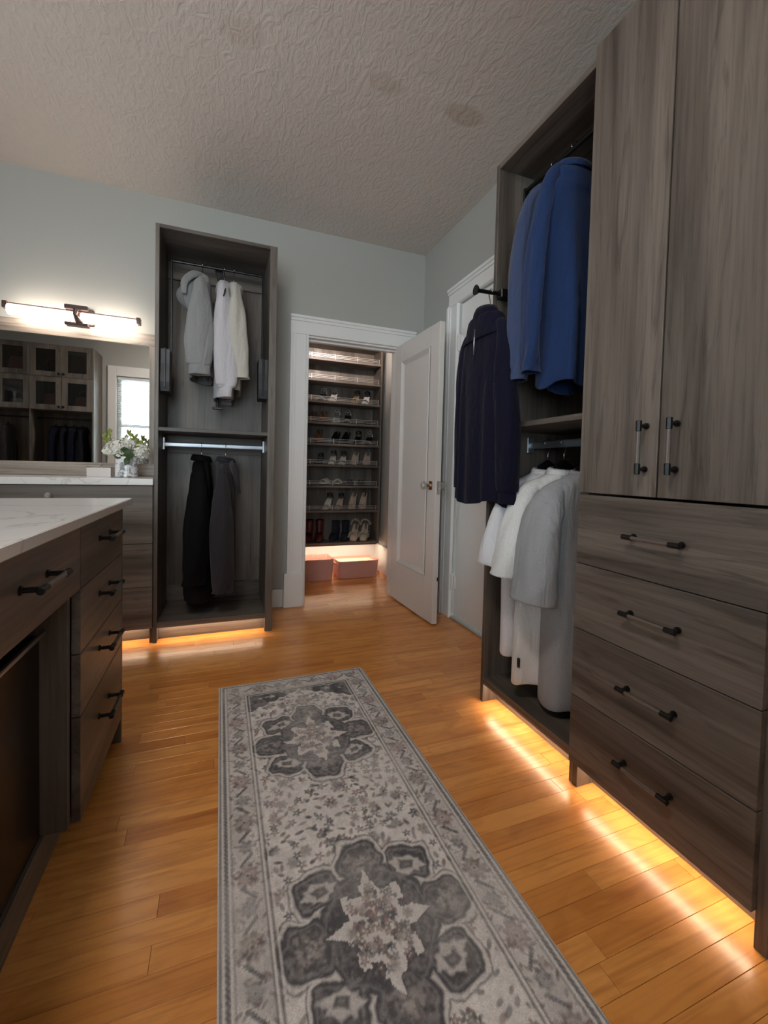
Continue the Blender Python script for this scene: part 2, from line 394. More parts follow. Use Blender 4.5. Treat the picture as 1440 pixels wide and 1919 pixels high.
for k in range(nsl):
    z = zs0 + (wz1-.06-zs0)*k/(nsl-1)
    mm = MB(); mm.quad((wx0+.01, YF-.049, z-.002), (wx1-.01, YF-.049, z-.002), (wx1-.01, YF-.012, z+.003), (wx0+.01, YF-.012, z+.003))
    obj('blind_slat', mm, BLIND, w, solid=.0012)

# closet doorway casing (trim_1) : stepped boards with plinth blocks
def casing(name, segs):
    r = structure_root(name, segs[0][1])
    for nm, _, m in segs: obj(nm, m, TRIMM, r)
def side_casing(xo, xi, z1, y, d=1):
    s = 1 if xi > xo else -1
    m = MB(); a = abs(xi-xo)
    def bx(f0, f1, t): m.box(min(xo+s*f0*a, xo+s*f1*a), max(xo+s*f0*a, xo+s*f1*a), y-t, y, 0, z1, .002)
    bx(0, .16, .034); bx(.16, .30, .026); bx(.30, .86, .018); bx(.86, 1.0, .024); return m
def plinth(xo, xi, y):
    x0, x1 = min(xo, xi), max(xo, xi); return MB().box(x0-.02 if xi > xo else x0, x1 if xi > xo else x1+.02, y-.040, y, 0, .245, .003)
CX0, CX1 = 0.449, 1.415
m = MB()
m.box(CX0, CX1, YB-.034, YB, 2.055, 2.075, .002).box(CX0, CX1, YB-.026, YB, 2.035, 2.055, .002).box(CX0, CX1, YB-.018, YB, 1.962, 2.035, .002).box(CX0, CX1, YB-.024, YB, 1.945, 1.962, .002)
casing('trim_1', [('left_casing', (CX0, YB, 0), side_casing(CX0, OX0, 1.945, YB)), ('right_casing', 0, side_casing(CX1, OX1, 1.945, YB)), ('head_casing', 0, m),
    ('plinth_block', 0, plinth(CX0, OX0-.012, YB)), ('plinth_block', 0, plinth(CX1, OX1+.012, YB)),
    ('door_jamb', 0, MB().box(OX0-.001, OX0+.004, YB, YB+.125, 0, OZ).box(OX1-.004, OX1+.001, YB, YB+.125, 0, OZ).box(OX0, OX1, YB, YB+.125, OZ-.012, OZ+.001).box(OX0+.004, OX0+.016, YB+.05, YB+.085, 0, OZ-.012).box(OX0, OX1, YB+.05, YB+.085, OZ-.024, OZ-.012))])
# baseboards
def baseboard(name, *boxes):
    m = MB()
    for b in boxes: m.box(*b, .004)
    structure(name, m, TRIMM)
baseboard('baseboard_back', (0.304, CX0-.021, YB-.018, YB, 0, .13))
baseboard('baseboard_right', (XR-.018, XR, 2.70, YB, 0, .13))
baseboard('baseboard_closet_back', (0.42, XR, YC-.02, YC, 0, .265))
baseboard('baseboard_closet_right', (XR-.020, XR, YB+.12, YC-.02, 0, .265))
# white door in the right wall
d2 = structure_root('door_2', (XR+.02, DY1, 0))
t = .045
ym0, ym1 = DY0+.008, DY1-.008
m = MB(); x0 = XR+.012
LY0, LY1, LZ0, LZ1 = DY0+.13, DY1-.135, 1.02, 1.95
m.box(x0, x0+t, ym0, LY0, .022, DZ-.006, .002).box(x0, x0+t, LY1, ym1, .022, DZ-.006, .002)
m.box(x0, x0+t, LY0, LY1, .022, LZ0, 0).box(x0, x0+t, LY0, LY1, LZ1, DZ-.006, 0)
obj('door_leaf', m, TRIMM, d2)
m = MB()
for (a, b, c, d) in ((LY0, LY0+.02, LZ0, LZ1), (LY1-.02, LY1, LZ0, LZ1), (LY0, LY1, LZ0, LZ0+.02), (LY0, LY1, LZ1-.02, LZ1)): m.box(x0-.012, x0+.02, a, b, c, d, .003)
obj('glazing_bead', m, TRIMM, d2)
obj('frosted_pane', MB().box(x0+.012, x0+.02, LY0+.015, LY1-.015, LZ0+.015, LZ1-.015), LITE, d2, label='pale green frosted glass pane')
for zc in (1.86, 1.0, 0.25):
    obj('hinge', MB().box(XR-.004, XR+.014, DY1-.032, DY1+.012, zc-.045, zc+.045, .002).lathe([(.007, -.055), (.009, -.05), (.009, .05), (.007, .055)], (XR-.006, DY1-.008, zc), 10), TRIMM, d2)
obj('threshold', MB().box(XR-.012, XR+.1, DY0, DY1, 0, .016, .004), plain('worn_threshold', (0.42, 0.42, 0.40), 0.5), d2)
m1 = MB(); 
def casing_y(yo, yi, z1):
    s = 1 if yi > yo else -1; a = abs(yi-yo); m = MB()
    for f0, f1, tt in ((0, .16, .034), (.16, .3, .026), (.3, .86, .018), (.86, 1, .024)):
        m.box(XR-tt, XR, min(yo+s*f0*a, yo+s*f1*a), max(yo+s*f0*a, yo+s*f1*a), 0, z1, .002)
    return m
cy0, cy1 = DY0-.13, DY1+.125
m = MB()
for za, zb, tt in ((DZ+.105, DZ+.125, .034), (DZ+.085, DZ+.105, .026), (DZ+.017, DZ+.085, .018), (DZ, DZ+.017, .024)): m.box(XR-tt, XR, cy0, cy1, za, zb, .002)
casing('trim_2', [('left_casing', (XR, cy1, 0), casing_y(cy1, DY1, DZ)), ('right_casing', 0, casing_y(cy0, DY0, DZ)), ('head_casing', 0, m)])
# open closet door
d1 = structure_root('door_1', (1.297, 3.105, 0)); del d1['_base']
dl, dt, dz0, dz1 = 0.672, 0.038, 0.012, 1.945
d1.rotation_euler = (0, 0, math.radians(-88.0))    # local +x runs from the hinge to the free edge; visible face is local -y
px0, px1, pz0, pz1 = .115, dl-.115, .30, 1.815
m = MB()
m.box(0, px0, -dt, 0, dz0, dz1, .002).box(px1, dl, -dt, 0, dz0, dz1, .002).box(px0, px1, -dt, 0, dz0, pz0).box(px0, px1, -dt, 0, pz1, dz1)
m.box(px0, px1, -dt+.012, -.012, pz0, pz1)
obj('door_leaf', m, DOORM, d1)
m = MB()
for yy, s in ((-dt, 1), (0, -1)):
    o0, o1 = .0, .032
    ra = [(px0, pz0), (px1, pz0), (px1, pz1), (px0, pz1)]
    def ring(ins, dy): return [(px0+ins, yy+s*dy, pz0+ins), (px1-ins, yy+s*dy, pz0+ins), (px1-ins, yy+s*dy, pz1-ins), (px0+ins, yy+s*dy, pz1-ins)]
    R = [ring(0, -.003), ring(.006, -.007), ring(.012, -.003), ring(.024, .006), ring(.036, .0115)]
    m.loft(R, False, False)
obj('panel_moulding', m, DOORM, d1)
kx, kz = dl-.062, .905
m = MB().box(kx-.021, kx+.021, -dt-.004, -dt, kz-.028, kz+.028, .002)
m.lathe([(.016, -dt-.004), (.010, -dt-.012), (.008, -dt-.03), (.013, -dt-.036)], (kx, 0, kz), 14, axis='y')
obj('rosette', m, BRASS, d1, label='rectangular aged brass rosette')
def knob_prof(s): return [(.011, s*.036), (.024, s*.042), (.0275, s*.052), (.024, s*.064), (.012, s*.070)]
obj('glass_knob', MB().lathe([(r, -dt+h) for r, h in knob_prof(-1)], (kx, 0, kz), 8, axis='y'), CRYSTAL, d1, label='faceted clear glass door knob')
obj('glass_knob', MB().lathe([(r, h) for r, h in knob_prof(1)] , (kx, 0, kz), 8, axis='y').lathe([(.017, 0), (.010, .012), (.008, .036)], (kx, 0, kz), 12, axis='y', mi=1), [CRYSTAL, BRASS], d1, label='faceted clear glass door knob')
obj('latch', MB().box(dl-.001, dl+.0015, -dt*.5-.011, -dt*.5+.011, kz-.055, kz+.03).lathe([(.007, dl), (.008, dl+.006), (.004, dl+.010)], (0, -dt*.5, kz-.02), 10, axis='x'), CHROME, d1)
obj('edge_catch', MB().box(dl, dl+.004, -dt*.25, -dt*.05, .29, .315, .001), BLACK, d1)
# light bar above the doorway inside the shoe closet
cb = thing('closet_light_bar', 'shaded glowing light bar above the doorway inside the shoe closet', 'lamp', (.86, 3.222, 2.10))
obj('bar_housing', MB().box(.60, 1.14, 3.221, 3.245, 2.10, 2.17, .002).box(.60, 1.14, 3.245, 3.300, 2.10, 2.106), TRIMM, cb)
obj('glow_strip', MB().box(.61, 1.13, 3.2452, 3.252, 2.115, 2.155), DOMEM, cb, label='warm glowing strip')

# unseen ceiling lamp added over the island to brighten floor and rug
FILLM = emit('fill_lamp_glow', FILL_COL, FILL_STRENGTH)
rl = thing('added_fill_lamp', 'added round white glowing fill lamp on the ceiling above the island, out of view', 'lamp', (-.45, .22, CEIL))
obj('fill_lamp_base', MB().lathe([(.19, CEIL), (.19, CEIL-.022), (.175, CEIL-.026)], (-.45, .22, 0), 28), TRIMM, rl)
obj('fill_lamp_dome', MB().lathe([(.17, CEIL-.0265), (.165, CEIL-.05), (.13, CEIL-.085), (.07, CEIL-.105), (.004, CEIL-.11)], (-.45, .22, 0), 28), FILLM, rl, smooth=True)

# ================================================================== FURNITURE
def panel(name, parent, b, mat, bev=.0012, label=None):
    return obj(name, MB().box(*b, bev), mat, parent, label=label)
def bar_handle(parent, p0, p1, nrm, face, r=.0065):
    """bar pull: black end sleeves and posts with a bronze grey bar between; face = distance from bar to the front"""
    p0, p1, nrm = Vector(p0), Vector(p1), Vector(nrm); d = (p1-p0).normalized(); m = MB()
    m.tube([p0+d*.012, p1-d*.012], r*.86, 10, 1)
    for p, s in ((p0, 1), (p1, -1)):
        m.tube([p-d*s*.004, p-d*s*.003, p+d*s*.024, p+d*s*.025], [r*.8, r*1.12, r*1.12, r*.9], 12, 0)
        q = p + d*s*.010
        m.tube([q, q-nrm*(face-.004), q-nrm*(face-.004), q-nrm*face], [.0052, .0052, .0085, .0085], 10, 0)
    return obj('handle', m, [BLACK, DARKBAR], parent, smooth=False)
def led(parent, b, mat=None):
    return obj('led_strip', MB().box(*b), mat or LEDM, parent, label='glowing warm light strip under the cabinet')

# ---- right: open hanging cabinet
oc = thing('open_hanging_cabinet', 'tall open hanging cabinet of grey brown wood beside the white door, blue garments inside', 'cabinet', (1.08, 1.3, 0))
XF, XBK = 1.078, 1.484
panel('side_panel', oc, (XF, XBK, 1.553, 1.573, 0, 2.29), WZ)
panel('side_panel', oc, (XF, XBK, 1.041, 1.058, 0, 2.29), WZ)
panel('top_panel', oc, (XF, XBK, 1.058, 1.553, 2.268, 2.29), WY)
panel('bottom_panel', oc, (XF, XBK, 1.058, 1.553, .088, .110), WY)
panel('shelf', oc, (XF+.004, XBK, 1.058, 1.553, 1.178, 1.198), WY)
panel('back_panel', oc, (XBK-.008, XBK, 1.058, 1.553, .110, 2.268), WZ)
panel('cleat', oc, (XBK-.026, XBK-.008, 1.058, 1.553, 1.06, 1.178), WY)
panel('cleat', oc, (XBK-.026, XBK-.008, 1.058, 1.553, 2.15, 2.268), WY)
panel('toe_kick', oc, (1.150, 1.166, 1.058, 1.553, 0, .088), WY)
panel('front_lip', oc, (XF, XF+.010, 1.058, 1.553, .079, .088), WY)
led(oc, (1.092, 1.120, 1.065, 1.545, .084, .0878))
def flat_rod(parent, a, b, mat):
    a, b = Vector(a), Vector(b); d = (b-a).normalized(); m = MB(); sd = d.cross(Vector((0, 0, 1))); rings = []
    for p in (a, b):
        rings.append([p + sd*.0075*math.cos(2*PI*k/16) + Vector((0, 0, 1))*.0155*(1 if math.sin(2*PI*k/16) > 0 else -1)*abs(math.sin(2*PI*k/16))**.6 for k in range(16)])
    m.loft(rings); return obj('hanging_rod', m, mat, parent)
r = flat_rod(oc, (1.28, 1.059, 1.122), (1.28, 1.552, 1.122), ALU)
for yy in (1.0585, 1.5405): obj('rod_cup', MB().box(1.262, 1.298, yy, yy+.011, 1.088, 1.158, .002), ALU, r)
obj('clip', MB().box(1.452, 1.458, 1.27, 1.33, 1.135, 1.172), plain('white_plastic', (.6, .6, .6), .4), oc, label='small white plastic bracket')
# pull-down rod of the upper half
r = obj('pull_down_rod', MB().tube([(1.20, 1.085, 2.195), (1.20, 1.527, 2.195)], .009, 12), BLACK, oc)
for yy in (1.075, 1.527):
    obj('arm', MB().box(1.188, 1.212, yy, yy+.010, 1.66, 2.205, .002), BLACK, r)
    obj('spring_box', MB().box(1.182, 1.238, yy-.012, yy+.020, 1.43, 1.66, .006), GREYBOX, r)
# valet rod
r = obj('valet_rod', MB().box(1.083, 1.20, 1.518, 1.553, 1.728, 1.766, .003).tube([(1.09, 1.534, 1.747), (.985, 1.534, 1.743), (.978, 1.534, 1.743), (.972, 1.534, 1.743), (.966, 1.534, 1.743)], [.008, .008, .010, .018, .021], 14), BLACK, oc, label='black pull-out valet rod')

# ---- right: drawer cabinet with doors
dc = thing('drawer_wardrobe', 'grey brown wardrobe with two tall doors above four drawers, at the right', 'cabinet', (1.08, .787, 0))
FX0, FX1 = 1.055, 1.075
panel('side_panel', dc, (FX1, XBK, 1.0215, 1.0405, 0, 2.29), WZ)
panel('side_panel', dc, (FX1, XBK, .510, .535, 0, 2.29), WZ)
panel('top_panel', dc, (FX1, XBK, .535, 1.0215, 2.27, 2.29), WY)
panel('bottom_panel', dc, (FX1+.002, XBK, .535, 1.0215, .088, .108), WY)
panel('back_panel', dc, (XBK-.01, XBK, .535, 1.0215, .108, 2.27), WZ)
panel('toe_kick', dc, (1.143, 1.159, .535, 1.0215, 0, .088), WY)
panel('front_lip', dc, (FX1+.002, FX1+.012, .535, 1.0215, .079, .088), WY)
led(dc, (1.090, 1.118, .545, 1.012, .084, .0878))
for ya, yb, yh in ((.7865, 1.040, .819), (.532, .7815, .737)):
    d = panel('door', dc, (FX0, FX1, ya, yb, .945, 2.30), WZ)
    bar_handle(d, (1.026, yh, 1.008), (1.026, yh, 1.142), (-1, 0, 0), .029)
for za, zb, zh in ((.7245, .938, .834), (.519, .7215, .624), (.3035, .516, .414), (.086, .3005, .205)):
    d = panel('drawer', dc, (FX0, FX1, .532, 1.040, za, zb), WY)
    bar_handle(d, (1.026, .701, zh), (1.026, .851, zh), (-1, 0, 0), .029)

# ---- left: tall open cabinet
TX0, TX1, TY = -.341, .304, 2.655
tcab = thing('tall_open_cabinet', 'narrow tall open cabinet of dark grey wood between mirror and closet doorway', 'cabinet', (0, 2.87, 0))
panel('side_panel', tcab, (TX0, TX0+.02, TY, 3.098, 0, 2.303), WZ)
panel('side_panel', tcab, (TX1-.042, TX1, TY, 3.098, 0, 2.303), WZ)
a, b = TX0+.02, TX1-.042
panel('top_panel', tcab, (a, b, TY, 3.098, 2.283, 2.303), WX)
panel('shelf', tcab, (a, b, TY, 3.085, 1.185, 1.205), WX)
panel('bottom_panel', tcab, (a, b, TY, 3.085, .092, .114), WX)
panel('back_panel', tcab, (a, b, 3.085, 3.098, .114, 2.283), WZ)
panel('cleat', tcab, (a, b, 3.067, 3.085, 1.075, 1.185), WX)
panel('cleat', tcab, (a, b, 3.067, 3.085, 2.175, 2.283), WX)
panel('cleat', tcab, (a, b, 3.067, 3.085, .114, .215), WX)
panel('toe_kick', tcab, (a, b, 2.720, 2.736, 0, .092), WX)
panel('front_lip', tcab, (a, b, TY, TY+.010, .083, .092), WX)
led(tcab, (a+.01, b-.01, 2.666, 2.694, .088, .0918))
r = flat_rod(tcab, (a+.001, 2.87, 1.120), (b-.001, 2.87, 1.120), ALU)
for xx in (a+.0003, b-.0115): obj('rod_cup', MB().box(xx, xx+.011, 2.852, 2.888, 1.088, 1.162, .002), plain('bright_cup', (.62, .66, .70), .3, .6), r)
r = obj('pull_down_rod', MB().tube([(-.282, 2.87, 2.205), (.246, 2.87, 2.205)], .008, 12), BLACK, tcab)
for xx in (-.286, .236):
    obj('arm', MB().box(xx, xx+.010, 2.857, 2.883, 1.60, 2.21, .002), BLACK, r)
for x0_, x1_ in ((-.318, -.272), (.208, .260)):
    obj('spring_box', MB().loft([[(x0_, 2.70, 1.41), (x1_, 2.70, 1.41), (x1_, 2.78, 1.40), (x0_, 2.78, 1.40)], [(x0_, 2.685, 1.46), (x1_, 2.685, 1.46), (x1_, 2.80, 1.44), (x0_, 2.80, 1.44)], [(x0_, 2.70, 1.56), (x1_, 2.70, 1.56), (x1_, 2.82, 1.55), (x0_, 2.82, 1.55)], [(x0_, 2.70, 1.645), (x1_, 2.70, 1.645), (x1_, 2.85, 1.65), (x0_, 2.85, 1.65)]]), GREYBOX, r, label='charcoal spring housing')
    obj('slot', MB().box((x0_+x1_)/2-.004, (x0_+x1_)/2+.004, 2.680, 2.700, 1.43, 1.645, .001), BLACK, r)
obj('pull_handle', MB().tube([(-.02, 2.90, 2.205), (-.02, 2.91, 2.1), (-.02, 2.90, 1.36)], .007, 10).box(-.05, .01, 2.885, 2.915, 1.35, 1.365, .003).loft([[(-.045, 2.895, 2.21), (.005, 2.895, 2.21), (.005, 2.915, 2.21), (-.045, 2.915, 2.21)], [(-.028, 2.895, 2.15), (-.012, 2.895, 2.15), (-.012, 2.915, 2.15), (-.028, 2.915, 2.15)]]), BLACK, r)

# ---- vanity
VX0, VX1 = -1.45, TX0-.001
vc = thing('vanity_cabinet', 'low vanity cabinet of grey wood drawers beneath the mirror', 'cabinet', (-.9, 2.9, 0))
panel('side_panel', vc, (VX1-.018, VX1, 2.668, 3.098, 0, .882), WZ)
panel('side_panel', vc, (VX0, VX0+.018, 2.668, 3.098, 0, .882), WZ)
panel('back_panel', vc, (VX0+.018, VX1-.018, 3.08, 3.098, .09, .882), WX)
panel('bottom_panel', vc, (VX0+.018, VX1-.018, 2.672, 3.08, .088, .106), WX)
panel('toe_kick', vc, (VX0+.018, VX1-.018, 2.74, 2.755, 0, .088), WX)
panel('front_lip', vc, (VX0+.018, VX1-.018, 2.672, 2.676, .079, .088), WX)
led(vc, (VX0+.03, VX1-.03, 2.678, 2.706, .084, .0878))
for za, zb in ((.5625, .880), (.3225, .5595), (.088, .3195)):
    d = panel('drawer', vc, (VX0+.003, VX1-.003, 2.648, 2.667, za, zb), WX)
    zc = .828 if za > .5 else (za+zb)/2
    obj('knob', MB().lathe([(.006, 2.648), (.005, 2.636), (.013, 2.630), (.016, 2.622), (.010, 2.614)], (-.813, 0, zc), 8, axis='y'), CRYSTAL, d, label='faceted crystal knob')
tag(obj('vanity_countertop', MB().box(VX0-.01, VX1, 2.636, 3.097, .8835, .919, .002), QUARTZ, off=(-.9, 2.87, .8835)), 'white quartz vanity countertop under the mirror', 'countertop').location = (-.9, 2.87, .8835)
mr = thing('wall_mirror', 'wide mirror in a pale wood frame above the vanity', 'mirror', (-.9, 3.09, .92))
MX0, MX1 = -1.45, -.343
fm = wood('pale_frame_wood_x', 'x', 1.4); fmz = wood('pale_frame_wood_z', 'z', 1.4)
panel('frame_rail', mr, (MX0, MX1, 3.078, 3.098, 1.740, 1.815), fm, .002)
panel('frame_rail', mr, (MX0, MX1, 3.078, 3.098, .9205, 1.000), fm, .002)
panel('frame_stile', mr, (MX1-.082, MX1, 3.078, 3.098, 1.0005, 1.7395), fmz, .002)
panel('frame_stile', mr, (MX0, MX0+.082, 3.078, 3.098, 1.0005, 1.7395), fmz, .002)
panel('mirror_glass', mr, (MX0+.075, MX1-.075, 3.086, 3.092, .995, 1.745), MIRROR, 0)
# vanity light
vl = thing('vanity_light', 'bronze bar light with two bright glowing tubes above the mirror', 'lamp', (-.79, 3.09, 1.84))
obj('wall_plate', MB().box(-.838, -.722, 3.076, 3.099, 1.820, 1.915, .004), FIXTURE, vl)
yb_ = 2.99
obj('bracket', MB().box(-.841, -.727, yb_-.026, yb_+.006, 1.874, 1.900, .003).box(-.841, -.727, yb_-.026, yb_+.03, 1.786, 1.803, .003)
    .tube([(-.784, yb_-.02, 1.88), (-.79, yb_-.022, 1.845), (-.784, yb_-.022, 1.83), (-.77, yb_-.02, 1.80)], [.014, .011, .014, .022], 12).tube([(-.784, yb_, 1.885), (-.784, 3.078, 1.885)], .012, 10), FIXTURE, vl)
obj('top_rail', MB().box(-1.123, -.462, yb_-.008, yb_+.008, 1.866, 1.872), FIXTURE, vl)
for xx in (-1.128, -.482): obj('end_cap', MB().box(xx, xx+.022, yb_-.02, yb_+.02, 1.838, 1.876, .002), FIXTURE, vl)
for xa, xb in ((-1.106, -.806), (-.764, -.482)):
    obj('tube', MB().tube([(xa, yb_, 1.836), (xb, yb_, 1.836)], .027, 16), TUBEM, vl, smooth=True, label='bright white glowing tube')

# ---- island
ic = thing('island_cabinet', 'dark wood island with drawers and black bar handles at the left', 'cabinet', (-.8, 1.0, 0))
IF = -.322
panel('end_panel', ic, (-1.30, IF, 1.733, 1.752, 0, .849), WZ)
panel('end_panel', ic, (-1.30, IF, .18, .20, 0, .849), WZ)
panel('divider', ic, (-1.28, IF-.021, 1.236, 1.254, .088, .849), WZ)
panel('divider', ic, (-1.28, IF-.021, .690, .708, .088, .849), WZ)
panel('back_panel', ic, (-1.30, -1.28, .20, 1.733, .088, .849), WZ)
panel('bottom_panel', ic, (-1.28, IF-.021, 1.254, 1.733, .088, .106), WY)
panel('bottom_panel', ic, (-1.28, IF-.021, .20, .690, .088, .106), WY)
panel('toe_kick', ic, (-.405, -.390, .20, 1.733, 0, .088), WY)
for za, zb, zh in ((.684, .846, .783), (.5195, .6815, .623), (.3595, .517, .463), (.087, .357, .262)):
    d = panel('drawer', ic, (IF-.020, IF, 1.2575, 1.7315, za, zb), WY)
    bar_handle(d, (-.288, 1.425, zh), (-.288, 1.565, zh), (1, 0, 0), .034)
d = panel('drawer', ic, (IF-.020, IF, .693, 1.2545, .684, .846), WY)
bar_handle(d, (-.288, .90, .775), (-.288, 1.045, .775), (1, 0, 0), .034)
for za, zb in ((.5, .846), (.087, .497)):
    d = panel('drawer', ic, (IF-.020, IF, .203, .690, za, zb), WY)
f = obj('recessed_front', MB().box(-.42, -.398, .712, 1.232, .09, .585, .003), DARKGLOSS, ic, label='dark glossy front recessed under the wide drawer')
obj('top_rail', MB().tube([(-.389, .715, .592), (-.389, 1.229, .592)], .006, 10), plain('dull_steel', (.35, .30, .27), .3, .9), f)
tag(obj('island_countertop', MB().box(-1.33, -.295, .12, 1.724+.045, .8505, .875, .0025), QUARTZ, off=(-.8, 1.0, .85)), 'white quartz countertop on the dark island', 'countertop').location = (-.8, 1.0, .85)

# ---- wardrobe behind the camera, seen in the mirror
wd = thing('glass_door_wardrobe', 'wood wardrobe with glass fronted upper doors reflected in the mirror', 'wardrobe', (-2.2, -.57, 0))
WX0, WX1, WYF, WYB = -2.88, -1.535, -.37, -.798
for x_ in (WX0, -2.215, WX1-.02): panel('side_panel', wd, (x_, x_+.02, WYB, WYF, 0, 2.46), WZ)
panel('back_panel', wd, (WX0+.02, WX1-.02, WYB, WYB+.012, .09, 2.44), WZ)
for z in (.09, 1.645, 2.05, 2.44):
    for xa, xb in ((WX0+.02, -2.215), (-2.195, WX1-.02)): panel('shelf', wd, (xa, xb, WYB+.012, WYF, z, z+.02), WX)
panel('toe_kick', wd, (WX0+.02, WX1-.02, WYF-.08, WYF-.065, 0, .09), WX)
for xa, xb in ((WX0+.02, -2.215), (-2.195, WX1-.02)):
    obj('hanging_rod', MB().tube([(xa, -.58, 1.56), (xb, -.58, 1.56)], .013, 10), BLACK, wd)
    xm = (xa+xb)/2
    for za, zb in ((1.648, 2.055), (2.06, 2.458)):
        for (da, db, s) in ((xa-.008, xm-.0015, 1), (xm+.0015, xb+.008, -1)):
            m = MB(); f_ = .062
            m.box(da, da+f_, WYF, WYF+.02, za, zb, .001).box(db-f_, db, WYF, WYF+.02, za, zb, .001).box(da+f_, db-f_, WYF, WYF+.02, za, za+f_).box(da+f_, db-f_, WYF, WYF+.02, zb-f_, zb)
            d = obj('glass_door', m, WZ, wd)
            obj('pane', MB().box(da+f_, db-f_, WYF+.006, WYF+.010, za+f_, zb-f_), CABGLASS, d)
            hx = (db-.022) if s > 0 else (da+.022)
            obj('knob', MB().lathe([(.006, WYF+.02), (.006, WYF+.032), (.016, WYF+.036), (.016, WYF+.05), (.01, WYF+.054)], (hx, 0, za+.035), 10, axis='y'), BLACK, d)
def handbag(x, z, w_, h_, col, label, k):
    t = thing('handbag', label, 'handbag', (x, -.58, z), 0, 'handbags in the glass fronted wardrobe')
    mt = plain('bag_leather_%d' % k, col, .45, 0, .5, .1, 120)
    m = MB(); rings = []
    for zz, f1, f2 in ((0, .92, .85), (.01, 1, 1), (h_*.5, .97, .9), (h_*.95, .82, .45), (h_, .78, .38)):
        rings.append([(x+math.copysign(abs(math.cos(a))**.4, math.cos(a))*w_/2*f1, -.58+math.copysign(abs(math.sin(a))**.4, math.sin(a))*.055*f2, z+zz) for a in [2*PI*i/20 for i in range(20)]])
    obj('bag_body', m.loft(rings), mt, t, smooth=True)
    obj('bag_handle', MB().tube([(x-w_*.22, -.58, z+h_*.97), (x-w_*.2, -.58, z+h_+.06), (x, -.58, z+h_+.085), (x+w_*.2, -.58, z+h_+.06), (x+w_*.22, -.58, z+h_*.97)], .006, 8), mt, t, smooth=True)
handbag(-1.70, 1.666, .20, .19, (.42, .13, .10), 'small rust red handbag in the wardrobe, lower right glass door', 0)
handbag(-2.03, 1.666, .22, .21, (.36, .12, .10), 'brown red handbag in the wardrobe, third lower glass door', 1)
handbag(-2.385, 1.666, .20, .12, (.45, .38, .25), 'small tan handbag in the wardrobe, second lower glass door', 2)
handbag(-2.385, 2.071, .22, .24, (.30, .10, .11), 'maroon handbag in the wardrobe, second upper glass door', 3)
handbag(-2.03, 2.071, .22, .15, (.05, .06, .08), 'navy handbag in the wardrobe, third upper glass door', 4)
handbag(-1.70, 2.071, .21, .13, (.10, .11, .10), 'dark green handbag in the wardrobe, upper right glass door', 5)

